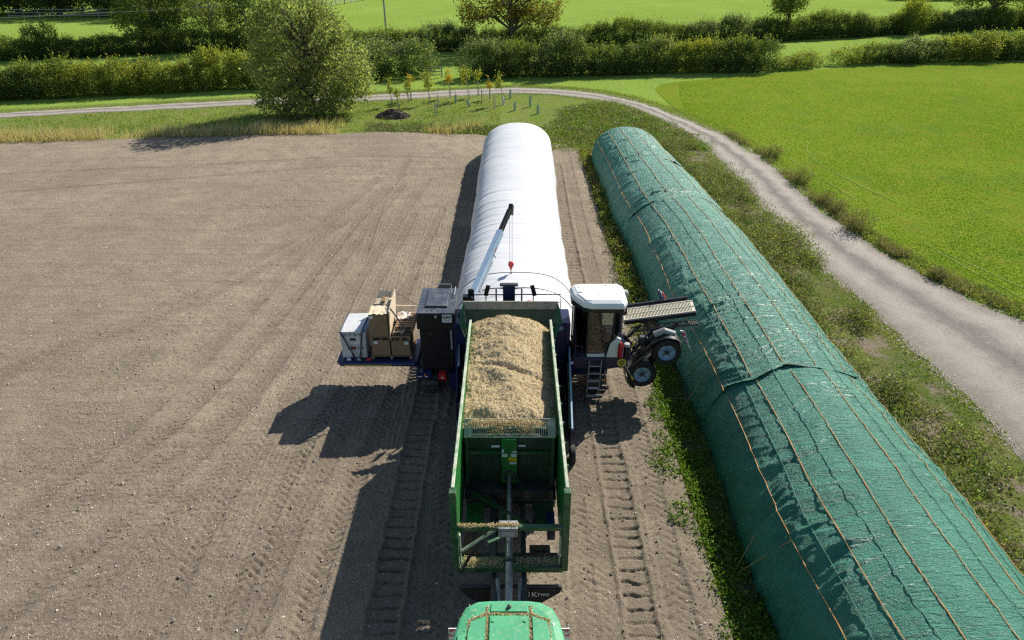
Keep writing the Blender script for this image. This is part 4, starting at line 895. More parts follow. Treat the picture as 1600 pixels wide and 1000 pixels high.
MB().tube([(-1.95, 20.5, 3.32), (-1.95, 20.5, 3.42), (-1.95, 21.1, 3.42), (-1.95, 21.1, 3.32)], 0.018, 6).build('grab_rail', 'alu', lid)
MB().box(-3.05, -1.94, 19.44, 21.1, 1.12, 2.72, 0.02).build('engine_housing', 'black', bg)
MB().box(-2.98, -2.12, 19.425, 19.45, 1.75, 2.66, 0.01).build('housing_door', 'black', bg)
MB().box(-2.98, -2.12, 19.425, 19.45, 1.18, 1.70, 0.01).build('housing_door', 'black', bg)
MB().tube([(-2.00, 19.40, 1.95), (-2.00, 19.40, 2.70)], 0.035, 8).build('exhaust_pipe', 'fender', bg)
dec = MB().box(-2.27, -1.96, 19.345, 19.359, 3.00, 3.29, 0.001).build('decal_plate', 'paper', ec)
put_text('CAT', 0.135, 'ink', (-2.115, 19.340, 3.19), ec, bold=0.006); put_text('Finance', 0.05, 'ink', (-2.115, 19.340, 3.07), ec)
MB().box(-2.52, -2.44, 19.348, 19.358, 3.16, 3.26, 0.002).build('latch', 'alu', ec)
MB().box(-2.47, -2.22, 19.10, 19.36, 0.90, 1.15, 0.01).build('red_box', 'red', bg)
MB().box(-2.38, -2.30, 19.094, 19.10, 0.98, 1.04, 0.001).build('box_label', 'paper', bg)
MB().box(-2.10, -1.85, 19.2, 19.6, 0.45, 1.05).build('valve_housing', 'navy', bg)
MB().box(-3.25, -2.72, 19.25, 19.5, 0.86, 1.12).build('track_guard', 'navy', bg)
for x0, x1, m in ((-3.2, -3.05, 'paper'), (-2.98, -2.92, 'orange'), (-2.96, -2.86, 'paper')): MB().box(x0, x1, 19.243, 19.25, 0.93 if m == 'paper' else 0.99, 0.97 if m == 'paper' else 1.05, 0.001).build('marker_plate', m, bg)
MB().box(-3.25, 3.3, 19.75, 20.6, 0.70, 1.10).build('chassis_beam', 'navy', bg)
MB().box(-1.92, 1.92, 19.35, 20.4, 0.5, 2.95, 0.03).build('rotor_housing', 'navy', bg)
# crawlers: belt of separate pads
def crawler(cx):
    R, y0, y1, wd = 0.40, 19.75, 22.4, 0.56; per = 2 * (y1 - y0) + 2 * PI * R; n = 40
    hub = MB().box(cx - wd * 0.34, cx + wd * 0.34, y0 - 0.1, y1 + 0.1, 0.16, 0.64).build('crawler', 'darksteel', bg)
    for k in range(n):
        s = k / n * per
        if s < y1 - y0: p, a = (y0 + s, 0.0), 0
        elif s < y1 - y0 + PI * R: a = (s - (y1 - y0)) / R; p = (y1 + R * math.sin(a), R - R * math.cos(a))
        elif s < 2 * (y1 - y0) + PI * R: p, a = (y1 - (s - (y1 - y0) - PI * R), 2 * R), PI
        else: a = PI + (s - 2 * (y1 - y0) - PI * R) / R; p = (y0 + R * math.sin(a), R - R * math.cos(a))
        R3 = Matrix.Rotation(a, 3, 'X'); c = Vector((cx, p[0], p[1] + 0.06))
        MB().box(cx - wd / 2, cx + wd / 2, c.y - 0.068, c.y + 0.068, c.z - 0.02, c.z + 0.02, 0.006, rot=R3).box(cx - wd / 2, cx + wd / 2, c.y - 0.014, c.y + 0.014, c.z - 0.055, c.z - 0.02, 0.004, rot=R3, piv=c).build('track_pad', 'darksteel', hub)
crawler(-2.82); crawler(2.96)
# feed table with side plates either side of the trailer tail
MB().box(-1.70, 1.78, 16.6, 19.35, 0.35, 0.45).build('feed_table', 'darksteel', bg)
MB().prism([(-1.74, 17.4, 0.40), (-1.74, 20.0, 0.40), (-1.80, 20.0, 2.30), (-1.78, 19.0, 2.25), (-1.70, 17.4, 1.45)], (-0.04, 0, 0)).build('side_plate', 'navy', bg)
MB().bar((-1.72, 18.4, 1.93), (-1.80, 20.0, 2.33), 0.07, 0.05).build('plate_edge', 'crane', bg)
rp = MB().prism([(1.74, 16.0, 0.40), (1.84, 20.0, 0.40), (1.90, 20.0, 2.15), (1.86, 19.0, 2.05), (1.74, 16.0, 1.25)], (0.04, 0, 0)).build('side_plate', 'navy', bg)
MB().bar((1.78, 16.0, 1.28), (1.90, 19.3, 2.10), 0.06, 0.05).build('plate_edge', 'crane', bg)
for k in range(26):
    f = k / 25; MB().box(1.70 + 0.11 * f, 1.745 + 0.11 * f, 16.2 + 2.5 * f, 16.25 + 2.5 * f, 1.16 + 0.62 * f, 1.20 + 0.62 * f, 0.002).build('bolt', 'fender', rp)
wheel_parts(bg, (1.82, 15.95, 0.36), (-1, 0, 0), 0.30, 0.16, 'guide_wheel', rimmat='crane', bolts=5)
MB().box(1.26, 1.76, 19.22, 19.34, 1.2, 3.04, 0.06).build('control_panel', 'navy', bg)
star = []
for k in range(32):
    a = 2 * PI * k / 32; r = (1.0 if k % 2 else 0.72); star.append((1.49 + 0.21 * r * math.cos(a), 19.212, 2.86 + 0.11 * r * math.sin(a)))
MB().prism(star, (0, 0.006, 0)).build('burst_decal', 'crane', bg)
# top of the machine: mast, mirrors, rail
MB().box(-1.0, 0.80, 19.75, 20.2, 3.20, 3.34, 0.03).build('top_deck', 'black', bg)
MB().box(-1.3, 1.4, 19.85, 20.3, 2.95, 3.2, 0.03).build('top_beam', 'navy', bg)
mast = MB().box(-0.30, 0.10, 19.95, 20.15, 3.34, 4.0, 0.02).build('mast', 'navy', bg)
MB().box(-0.40, 0.20, 19.97, 20.13, 4.0, 4.07).build('mast_head', 'darksteel', mast)
for s in (-1, 1): MB().tube([(-0.1 + s * 0.2, 20.05, 3.9), (-0.1 + s * 0.42, 20.05, 3.9), (-0.1 + s * 0.42, 20.05, 3.32)], 0.03, 8).build('mast_hoop', 'steel', mast)
MB().box(-0.12, -0.02, 19.84, 19.95, 3.5, 3.62).build('lamp_box', 'navy', mast)
for x, s in ((-0.86, -1), (0.70, 1)):
    mp = MB().tube([(x, 20.0, 3.3), (x, 20.0, 3.62), (x + s * 0.03, 20.0, 3.9)], 0.02, 8).build('mirror_post', 'steel', bg)
    MB().box(x - 0.05 - s * 0.02, x + 0.09 - s * 0.02, 19.93, 19.99, 3.66, 4.06, 0.02, rot=('Y', -s * 0.25)).build('mirror', 'black', mp)
MB().box(0.5, 0.62, 19.9, 20.05, 3.36, 3.46).build('red_lamp', 'redflat', bg)
rl = MB().tube([(-1.5, 20.2, 3.58), (1.62, 20.2, 3.60), (1.62, 20.2, 2.95)], 0.022, 8).tube([(1.05, 20.1, 3.30), (1.62, 20.2, 3.30)], 0.018, 6).tube([(1.42, 20.1, 2.95), (1.42, 20.1, 3.30)], 0.018, 6)
rl.build('handrail', 'darksteel', bg)
MB().tube([(1.30, 20.1, 2.95), (1.30, 20.1, 3.3)], 0.018, 6).box(1.22, 1.42, 20.0, 20.1, 3.3, 3.42, 0.02).build('work_lamp', 'darksteel', bg)
# tunnel hoop inside the mouth of the bag
tpts = [(0.15 + 2.1 * math.cos(PI * k / 20), 20.5, 0.5 + 1.85 * math.sin(PI * k / 20) ** 0.8) for k in range(21)]
MB().tube(tpts, 0.05, 6).build('tunnel_hoop', 'darksteel', bg)
for s in (-1, 1): MB().tube([(s * 2.0, 19.9, 2.2), (s * 2.15, 19.7, 1.7), (s * 1.9, 19.5, 1.3), (s * 1.85, 19.4, 0.8)], 0.025, 6).build('hose', 'hose', bg)
MB().tube([(-1.62, 20.0, 3.2), (-1.95, 19.7, 2.7), (-1.9, 19.5, 2.25), (-1.75, 19.4, 2.2)], 0.03, 6).build('hose', 'hose', bg)
# loading crane
ped = MB().box(-1.62, -1.30, 19.85, 20.15, 3.32, 3.66, 0.03).box(-1.45, -1.25, 20.0, 20.15, 3.3, 3.85, 0.03).build('crane_winch', 'black', bg)
MB().tube([(-1.42, 20.12, 1.2), (-1.42, 20.12, 3.4)], 0.11, 12).build('crane_column', 'navy', bg)
b0, b1, b2, b3 = Vector((-1.36, 20.2, 3.45)), Vector((-0.42, 22.85, 4.75)), Vector((-0.09, 23.8, 5.20)), Vector((-0.04, 23.95, 5.32))
bo = MB().bar(b0, b1, 0.20, 0.26).build('crane_boom', 'crane', bg)
MB().bar(b0.lerp(b1, 0.15) + Vector((0.12, 0, -0.16)), b0.lerp(b1, 0.6) + Vector((0.10, 0, -0.17)), 0.08, 0.08).build('lift_ram', 'alu', bo)
put_text('1000', 0.13, 'red', b0.lerp(b1, 0.72) + Vector((0.108, -0.01, 0)), bo, (Matrix(((0.26, -0.26, 0.93), (0.87, 0.49, -0.10), (0.42, -0.83, -0.35)))).to_euler())
MB().bar(b0.lerp(b1, 0.93), b2, 0.145, 0.19).build('boom_extension', 'black', bg)
MB().prism([b2 + Vector((-0.10, -0.12, -0.10)), b2 + Vector((-0.02, 0.25, 0.18)), b2 + Vector((0.02, 0.35, 0.06)), b2 + Vector((0.0, 0.1, -0.22))], (0.14, -0.03, 0)).build('boom_head', 'black', bg)
MB().bar(b0.lerp(b1, 0.64) + Vector((0.11, 0, 0)), b0.lerp(b1, 0.64) + Vector((0.19, 0, -0.13)), 0.03, 0.03).build('boom_hook', 'darksteel', bo)
MB().tube([b3 + Vector((-0.045, 0, 0)), (-0.085, 23.95, 3.05)], 0.006, 4).tube([b3 + Vector((0.045, 0, 0)), (0.005, 23.95, 3.05)], 0.006, 4).build('hoist_rope', 'darksteel', bg)
hk = MB().lathe([(0, -0.06), (0.11, -0.06), (0.11, 0.06), (0, 0.06)], (-0.04, 23.95, 2.97), (0, 1, 0), 14).prism([(-0.13, 23.90, 2.95), (0.05, 23.90, 2.95), (-0.02, 23.90, 2.74), (-0.06, 23.90, 2.74)], (0, 0.1, 0)).build('hook_block', 'redflat', bg)
MB().tube([(-0.04, 23.95, 2.75), (-0.04, 23.95, 2.66), (-0.0, 23.95, 2.61), (-0.04, 23.95, 2.57), (-0.08, 23.95, 2.60)], 0.016, 6).build('hook', 'darksteel', hk)
# platform on the left carrying the cargo
pf = MB().box(-5.85, -3.2, 19.56, 21.05, 1.20, 1.37, 0.02).build('cargo_platform', 'navy', bg)
MB().tube([(-5.9, 21.0, 1.29), (-5.9, 19.62, 1.29), (-5.82, 19.53, 1.29), (-3.3, 19.53, 1.28)], 0.085, 10).build('platform_edge', 'navy', pf)
MB().box(-5.7, -4.1, 19.44, 19.449, 1.27, 1.295, 0.001).build('yellow_line', 'yellow', pf)
MB().tube([(-3.75, 19.9, 1.25), (-3.45, 19.9, 1.18), (-3.25, 19.9, 0.95), (-3.15, 19.9, 0.75)], 0.10, 8).build('platform_bracket', 'navy', pf)
# cab
MB().box(2.02, 3.86, 18.78, 20.3, 1.88, 2.02, 0.015).build('deck', 'navy', bg)
for x in np.linspace(2.1, 3.8, 24): pass
dk = MB()
for x in np.arange(2.06, 3.4, 0.07): dk.box(x, x + 0.02, 18.80, 18.98, 2.021, 2.032, 0.002)
dk.build('deck_tread', 'darksteel', bg)
roof = bmesh.new()
def roof_ring(ins, z, x0=1.88, x1=3.64, y0=18.70, y1=20.18):
    c = [(x0 + ins, y1 - 0.30), (x0 + 0.12 + ins, y1 - 0.06 - ins), (x0 + 0.5, y1 - ins), (x1 - 0.2, y1 - ins), (x1 - ins, y1 - 0.25), (x1 - ins, y0 + 0.25), (x1 - 0.14 - ins * 0.6, y0 + ins), (x0 + 0.62, y0 + ins), (x0 + 0.36 + ins * 0.5, y0 + 0.12 + ins * 0.5), (x0 + 0.06 + ins, y0 + 0.62)]
    return [roof.verts.new((x, y, z)) for x, y in c]
rings = [roof_ring(0.05, 3.80), roof_ring(0.0, 3.86), roof_ring(0.0, 3.95), roof_ring(0.05, 4.02), roof_ring(0.14, 4.06), roof_ring(0.16, 4.075)]
for a, b in zip(rings, rings[1:]):
    for i in range(10): roof.faces.new((a[i], a[(i + 1) % 10], b[(i + 1) % 10], b[i]))
roof.faces.new(rings[-1]); roof.faces.new(rings[0][::-1])
tm = MB(); roof.verts.index_update(); tm.add([v.co.copy() for v in roof.verts], [[v.index for v in f.verts] for f in roof.faces], False); roof.free()
cr = tm.build('cab_roof', 'white', bg)
bandp = [(1.90, 19.85), (1.90, 19.35), (2.22, 18.84), (2.50, 18.72), (3.50, 18.72), (3.60, 18.95)]
MB().prism([(x, y, 3.70) for x, y in bandp] + [(3.52, 20.05, 3.70), (2.3, 20.1, 3.70)], (0, 0, 0.13)).build('roof_band', 'black', cr)
for x, y in ((2.15, 19.75), (3.05, 19.9), (2.75, 19.3)): MB().lathe([(0, 0.012), (0.02, 0.008), (0.02, -0.01)], (x, y, 4.076), (0, 0, 1), 8).build('roof_bolt', 'darksteel', cr)
MB().box(2.10, 2.24, 19.38, 19.46, 4.076, 4.086, 0.002).build('roof_plate', 'fender', cr)
posts = ((2.02, 19.25), (2.42, 18.86), (3.24, 18.84), (3.46, 19.0), (3.48, 20.0), (2.04, 20.0))
for (x, y) in posts: MB().bar((x, y, 2.02), (x, y, 3.72), 0.07, 0.07).build('cab_post', 'black', bg)
def pane(a, b, z0, z1, nm='window_pane'):
    d = (Vector((b[0], b[1], 0)) - Vector((a[0], a[1], 0))).normalized(); nrm = Vector((d.y, -d.x, 0)) * 0.012
    a2 = Vector((a[0], a[1], 0)) + d * 0.04; b2_ = Vector((b[0], b[1], 0)) - d * 0.04
    MB().prism([(a2.x, a2.y, z0), (b2_.x, b2_.y, z0), (b2_.x, b2_.y, z1), (a2.x, a2.y, z1)], nrm).build(nm, 'glass', bg)
pane((2.42, 18.86), (3.24, 18.84), 2.14, 3.70); pane((2.02, 19.25), (2.42, 18.86), 2.14, 3.70); pane((3.24, 18.84), (3.46, 19.0), 2.75, 3.70); pane((2.04, 20.0), (2.02, 19.25), 2.2, 3.70); pane((3.46, 19.0), (3.48, 20.0), 2.75, 3.7)
MB().box(2.05, 3.47, 19.98, 20.04, 2.02, 2.55).build('cab_rear', 'black', bg); pane((3.48, 20.0), (2.04, 20.0), 2.56, 3.68); MB().box(2.10, 3.44, 19.05, 19.96, 2.021, 2.05).build('cab_floor', 'darksteel', bg)
MB().box(2.06, 3.82, 18.95, 20.2, 1.50, 1.87).build('cab_base', 'navy', bg); MB().box(3.12, 3.42, 19.2, 19.9, 2.05, 2.6, 0.03).build('side_console', 'black', bg); MB().box(2.30, 2.40, 18.95, 19.0, 2.9, 3.2, 0.01).build('screen', 'black', bg)
MB().box(2.44, 3.22, 18.80, 18.90, 2.02, 2.13).build('cab_sill', 'white', bg)
MB().prism([(3.06, 18.76, 2.04), (3.50, 18.76, 2.04), (3.50, 18.76, 2.72), (3.38, 18.76, 2.78), (3.16, 18.76, 2.55)], (0, 0.07, 0)).build('cab_side_panel', 'white', bg)
MB().bar((3.02, 18.80, 2.06), (3.26, 18.80, 2.9), 0.06, 0.04).build('door_frame', 'black', bg)
MB().box(2.55, 3.0, 19.35, 19.75, 2.1, 2.55, 0.05).box(2.55, 3.0, 19.68, 19.85, 2.5, 3.15, 0.06).build('seat', 'black', bg)
MB().bar((2.75, 19.0, 2.05), (2.75, 19.12, 2.75), 0.06).lathe([(0.16, -0.01), (0.19, -0.01), (0.19, 0.02), (0.16, 0.02)], (2.75, 19.15, 2.8), (0, -0.5, 1), 20).build('steering_wheel', 'black', bg)
MB().tube([(3.70, 20.1, 2.0), (3.70, 20.1, 3.45)], 0.05, 10).box(3.60, 3.84, 20.0, 20.25, 3.5, 3.78, 0.05).build('air_intake', 'fender', bg)
MB().box(3.62, 3.80, 19.75, 19.95, 3.05, 3.30, 0.03).build('cab_mirror', 'black', bg)
# deck rails, ladder, fire extinguisher, hand wheel
MB().tube([(2.05, 18.82, 2.0), (2.05, 18.82, 2.75), (2.05, 19.3, 2.95)], 0.022, 6).tube([(2.05, 18.82, 2.45), (2.28, 18.82, 2.42), (2.28, 18.82, 2.0)], 0.022, 6).build('deck_rail', 'navy', bg)
MB().tube([(3.05, 18.78, 1.1), (3.05, 18.78, 2.52), (3.84, 18.80, 2.52), (3.84, 18.80, 2.0)], 0.022, 6).tube([(3.45, 18.79, 2.0), (3.45, 18.79, 2.5)], 0.02, 6).build('deck_rail', 'navy', bg)
ld = MB()
for x in (2.52, 2.92): ld.bar((x, 18.76, 1.92), (x, 18.92, 0.36), 0.035, 0.07)
lad = ld.build('ladder', 'alu', bg)
for k in range(5):
    f = 0.14 + k * 0.207; MB().box(2.53, 2.91, 18.76 + 0.16 * f - 0.06, 18.76 + 0.16 * f + 0.06, 1.92 - 1.56 * f - 0.015, 1.92 - 1.56 * f + 0.015).build('rung', 'alu', lad)
MB().lathe([(0, 0.0), (0.07, 0.0), (0.085, 0.05), (0.085, 0.42), (0.05, 0.5), (0.03, 0.54), (0, 0.54)], (3.50, 18.72, 2.08), (0, 0, 1), 14).build('fire_extinguisher', 'red', bg)
MB().lathe([(0, 0.0), (0.10, 0.0), (0.10, 0.42), (0, 0.42)], (3.70, 18.74, 2.05), (0, 0, 1), 12).build('oil_bottle', 'black', bg)
MB().lathe([(0, 0.0), (0.105, 0.0), (0.09, 0.09), (0.03, 0.1), (0, 0.1)], (3.70, 18.74, 2.48), (0, 0, 1), 12).build('bottle_cap', 'fender', bg)
hw_ = MB().lathe([(0.10, -0.02), (0.145, -0.02), (0.145, 0.02), (0.10, 0.02)], (3.56, 18.62, 1.92), (0, 1, 0), 18)
for k in range(5): a = 2 * PI * k / 5; hw_.bar((3.56, 18.62, 1.92), (3.56 + 0.11 * math.cos(a), 18.62, 1.92 + 0.11 * math.sin(a)), 0.035, 0.02)
hw_.build('hand_wheel', 'yellow', bg)
MB().bar((3.64, 18.62, 1.86), (3.95, 18.70, 1.30), 0.035).build('tool_shaft', 'alu', bg); MB().bar((3.92, 18.69, 1.36), (4.0, 18.71, 1.20), 0.07, 0.05).build('tool_grip', 'yellow', bg)
MB().bar((3.83, 19.3, 1.8), (4.05, 19.3, 2.3), 0.05, 0.05).build('yellow_rod', 'yellow', bg)
MB().box(3.05, 3.14, 18.74, 18.80, 1.1, 1.2).build('marker_lamp', 'orange', bg)
# transport bogie with two wheels, folded up
w1c, w2c = Vector((4.40, 19.22, 1.06)), Vector((5.14, 19.22, 1.92))
for c in (w1c, w2c): wheel_parts(bg, c + Vector((0, 0.12, 0)), (0, 1, 0), 0.50, 0.34, rimmat='crane', bolts=10)
MB().bar(w1c + Vector((0, 0.42, 0)), w2c + Vector((0, 0.42, 0)), 0.22, 0.28).build('bogie_beam', 'black', bg)
MB().tube([w1c + Vector((0, 0.1, 0)), w1c + Vector((0, 0.9, 0))], 0.09, 10).build('axle', 'black', bg); MB().tube([w2c + Vector((0, 0.1, 0)), w2c + Vector((0, 0.9, 0))], 0.09, 10).build('axle', 'black', bg)
def fender(off, m, nm):
    dr = (w2c - w1c).normalized(); nr = Vector((-dr.z, 0, dr.x)); pts = []
    for a in np.linspace(PI * 0.62, 0, 7): pts.append(w1c + (nr * math.cos(a) - dr * math.sin(a)) * off)
    for a in np.linspace(0, PI * 0.62, 9): pts.append(w2c + (nr * math.cos(a) + dr * math.sin(a)) * off)
    mb = MB()
    n = len(pts)
    vs = [p + Vector((0, -0.04, 0)) for p in pts] + [p + Vector((0, 0.40, 0)) for p in pts]
    vs2 = [v + (v - (w1c + w2c) / 2).normalized() * 0.02 for v in vs]
    fs = [(i, i + 1, n + i + 1, n + i) for i in range(n - 1)]
    mb.add(vs + vs2, fs + [tuple(2 * n + q for q in f) for f in fs] + [(i, i + 1, 2 * n + i + 1, 2 * n + i) for i in range(n - 1)], True)
    return mb.build(nm, m, bg)
fender(0.57, 'black', 'wheel_fender')
MB().bar(w1c + Vector((-0.52, -0.02, 0.20)), w2c + Vector((-0.48, -0.02, 0.42)), 0.10, 0.10).build('fender_rail', 'black', bg)
MB().bar(w1c + Vector((-0.40, -0.10, 0.42)), w2c + Vector((-0.52, -0.10, 0.20)), 0.05, 0.09).build('fender_rail', 'darksteel', bg)
MB().tube([w2c + Vector((-0.42, 0.3, 0.52)), w2c + Vector((-0.1, 0.3, 0.68)), w2c + Vector((0.25, 0.3, 0.55))], 0.11, 8).build('air_tank', 'fender', bg)
for a, b, wd, m in (((3.75, 19.7, 2.3), (4.5, 19.8, 1.3), 0.12, 'black'), ((3.9, 19.9, 1.2), (4.8, 20.0, 2.4), 0.10, 'navy'), ((4.1, 19.5, 2.35), (4.25, 19.5, 1.5), 0.07, 'steel'), ((3.3, 19.9, 0.95), (4.9, 19.9, 1.25), 0.16, 'black'), ((4.45, 19.6, 2.4), (4.6, 19.6, 1.7), 0.06, 'darksteel'), ((3.6, 20.2, 1.5), (4.4, 20.2, 2.45), 0.09, 'darksteel'), ((5.2, 20.0, 2.0), (5.6, 20.1, 2.6), 0.1, 'black')):
    MB().bar(a, b, wd).build('support_strut', m, bg)
for k in range(4): MB().tube([(3.9 + 0.1 * k, 19.5, 2.2), (4.2 + 0.08 * k, 19.4, 1.9 - 0.05 * k), (4.45, 19.55, 2.1 + 0.05 * k), (4.7 + 0.05 * k, 19.6, 2.35)], 0.018, 6).build('hose', 'hose', bg)
MB().box(4.25, 4.55, 19.55, 19.85, 2.0, 2.3, 0.04).build('gearbox', 'darksteel', bg)
# walkway of cream grating
wk = MB(); A0, A1 = Vector((3.82, 20.25, 2.56)), Vector((6.22, 20.25, 2.92)); ex = (A1 - A0); ey = Vector((0.03, 0.70, 0.05))
def wp(u, v, dz=0): return A0 + ex * u + ey * v + Vector((0, 0, dz))
for v in (0.03, 0.5, 0.97): wk.bar(wp(0, v), wp(1, v), 0.045 if v != 0.5 else 0.035, 0.05)
for v in (0.14, 0.36, 0.64, 0.86): wk.bar(wp(0.03, v, -0.03), wp(0.97, v, -0.03), 0.02, 0.02, 0.002)
for i in range(47): wk.bar(wp(0.03 + i * 0.0202, 0.04), wp(0.03 + i * 0.0202, 0.96), 0.02, 0.02, 0.002)
for u0, u1 in ((0, 0.03), (0.965, 1.0)): wk.prism([wp(u0, 0), wp(u1, 0), wp(u1, 1), wp(u0, 1)], (0, 0, -0.02))
walk = wk.build('walkway_grating', 'cream', bg)
MB().bar(wp(0.0, -0.06, -0.05), wp(1.0, -0.06, -0.05), 0.08, 0.14).build('walkway_beam', 'black', walk)
MB().bar(wp(0.05, 1.28, 0.0), wp(0.95, 1.28, 0.02), 0.10, 0.10).build('walkway_beam', 'black', walk)
MB().prism([wp(0.04, 1.05, -0.02), wp(0.95, 1.05, -0.02), wp(0.95, 1.25, -0.02), wp(0.04, 1.25, -0.02)], (0, 0, 0.02)).build('toe_plate', 'darksteel', walk)
st = MB(); B0, B1 = Vector((4.06, 19.92, 2.32)), Vector((6.28, 19.92, 2.62))
for v in (0, 0.28): st.bar(B0 + Vector((0, v, 0)), B1 + Vector((0, v, 0)), 0.035, 0.06)
for i in range(40): st.bar(B0.lerp(B1, (i + 0.5) / 40), B0.lerp(B1, (i + 0.5) / 40) + Vector((0, 0.28, 0)), 0.018, 0.03, 0.002)
st.build('step_grating', 'darksteel', walk)
# hazard board and folded straps at the right end
hz = MB().prism([(5.62, 19.7, 2.50), (5.78, 19.7, 2.46), (6.08, 19.6, 1.72), (5.98, 19.6, 1.86)], (0, 0.03, 0)).build('hazard_board', 'paper', bg)
for k in range(3):
    f = k * 0.3; a = Vector((5.64, 19.69, 2.44)).lerp(Vector((5.98, 19.59, 1.86)), f); b = Vector((5.77, 19.69, 2.42)).lerp(Vector((6.06, 19.59, 1.76)), f)
    MB().prism([a, b, b.lerp(Vector((6.06, 19.59, 1.76)), 0.2), a.lerp(Vector((5.98, 19.59, 1.86)), 0.2)], (0, 0.006, 0)).build('red_stripe', 'redflat', hz)
for k, m in enumerate(('crane', 'redflat', 'crane', 'rope')): MB().bar((5.28 + k * 0.05, 19.62, 2.42), (5.50 + k * 0.06, 19.55, 2.05 - 0.02 * k), 0.035, 0.02).build('strap_tail', m, hz)
for k, m in enumerate(('navy', 'crane', 'redflat')): MB().bar((5.25 + k * 0.07, 21.25, 2.85), (5.12 + k * 0.08, 21.35, 3.18 - 0.05 * k), 0.06, 0.05).build('rolled_strap', m, bg)

# ------------------------------------------------------------------ cargo on the platform
ct = thing('storage_crate', (-5.35, 20.3, 1.37), 'white plastic storage crate strapped to the left end of the platform', 'crate')
MB().box(-5.78, -4.94, 19.72, 20.85, 1.40, 1.92, 0.03).build('lower_body', 'whitebox', ct); MB().box(-5.80, -4.92, 19.70, 20.87, 1.93, 2.36, 0.03).build('upper_body', 'whitebox', ct)
lid = MB().prism([(-5.76, 19.68, 2.38), (-5.00, 19.68, 2.40), (-4.98, 20.85, 2.46), (-5.66, 20.85, 2.44)], (0, 0, 0.07)).build('lid', 'whitebox', ct)
MB().box(-5.05, -4.90, 19.9, 20.8, 2.36, 2.46, 0.02).build('side_bin', 'crane', ct)
for x in (-5.62, -5.45, -5.28, -5.12): MB().box(x - 0.05, x + 0.05, 19.67, 19.70, 2.28, 2.36, 0.005).build('clasp', 'fender', ct)
MB().box(-5.46, -5.26, 19.692, 19.70, 2.10, 2.20, 0.001).build('name_plate', 'ink', ct)
MB().box(-5.56, -5.30, 19.712, 19.72, 1.74, 1.86, 0.001).build('warning_label', 'ink', ct)
MB().lathe([(0, 0.006), (0.045, 0.006)], (-5.50, 19.716, 1.80), (0, -1, 0), 14).build('label_symbol', 'paper', ct); MB().prism([(-5.42, 19.709, 1.80), (-5.37, 19.709, 1.75), (-5.32, 19.709, 1.80), (-5.37, 19.709, 1.85)], (0, 0.004, 0)).build('label_symbol', 'redflat', ct)
for x in (-5.22, -5.08): MB().box(x - 0.05, x + 0.05, 19.712, 19.72, 1.75, 1.87, 0.001).build('data_label', 'fender', ct)
MB().box(-5.70, -5.55, 19.72, 19.84, 1.37, 1.40, 0).box(-5.15, -4.98, 19.72, 19.84, 1.37, 1.40, 0).build('foot', 'darksteel', ct)
for nm, a, lbl in (('ratchet_strap', ((-5.72, 20.86, 2.50), (-5.74, 19.655, 2.46), (-5.50, 19.63, 1.85), (-5.28, 19.58, 1.42)), 'dark ratchet strap slanting across the left of the white crate'), ('ratchet_strap', ((-4.97, 20.6, 2.50), (-5.02, 19.655, 2.48), (-5.10, 19.63, 1.85), (-5.14, 19.56, 1.42)), 'dark ratchet strap running down the right of the white crate')):
    r = thing(nm, a[-1], lbl, 'strap'); mb = MB()
    for p0, p1 in zip(a, a[1:]): mb.bar(p0, p1, 0.055, 0.012, 0.002, up=(0, 1, 0.2))
    mb.build('webbing', 'strap', r); e0 = Vector(a[2]).lerp(Vector(a[3]), 0.45); e1 = Vector(a[2]).lerp(Vector(a[3]), 0.8)
    MB().bar(e0 + Vector((0, -0.03, 0)), e1 + Vector((0, -0.03, 0)), 0.08, 0.05).build('ratchet', 'darksteel', r)
for x, m in ((-5.55, 'paper'), (-5.2, 'crane'), (-4.88, 'redflat')): tag(MB().box(x - 0.07, x + 0.07, 19.58, 19.66, 1.372, 1.45, 0.01).build('small_carton', m), {'paper': 'small white carton on the platform below the crate', 'crane': 'small pale blue carton on the platform below the crate', 'redflat': 'small red carton on the platform beside the cardboard boxes'}[m], 'carton', 'small cartons on the platform edge')
def pallet(x0, x1, y0, y1, z, label):
    r = thing('pallet', ((x0 + x1) / 2, (y0 + y1) / 2, z), label, 'pallet', 'wooden pallets on the platform')
    n = 7
    for k in range(n): yy = y0 + (y1 - y0 - 0.1) * k / (n - 1); MB().box(x0, x1, yy, yy + 0.1, z + 0.10, z + 0.122, 0.003).build('deck_board', 'wood', r)
    for x in (x0 + 0.05, (x0 + x1) / 2, x1 - 0.05):
        MB().box(x - 0.05, x + 0.05, y0, y1, z, z + 0.02, 0.003).build('runner', 'wood', r)
        for yy in (y0 + 0.07, (y0 + y1) / 2, y1 - 0.07): MB().box(x - 0.05, x + 0.05, yy - 0.07, yy + 0.07, z + 0.02, z + 0.10, 0.003).build('block', 'wood', r)
pallet(-4.80, -3.40, 19.68, 20.85, 1.375, 'wooden pallet on the platform under the two lower cardboard boxes')
pallet(-4.78, -3.42, 19.72, 20.9, 2.10, 'wooden pallet carried on top of the two lower cardboard boxes')
for k in range(2): pallet(-3.98 + 0.03 * k, -3.36 + 0.05 * k, 20.0, 21.0, 2.23 + 0.125 * k, ('lower' if k == 0 else 'upper') + ' one of two loose pallets stacked beside the engine housing')
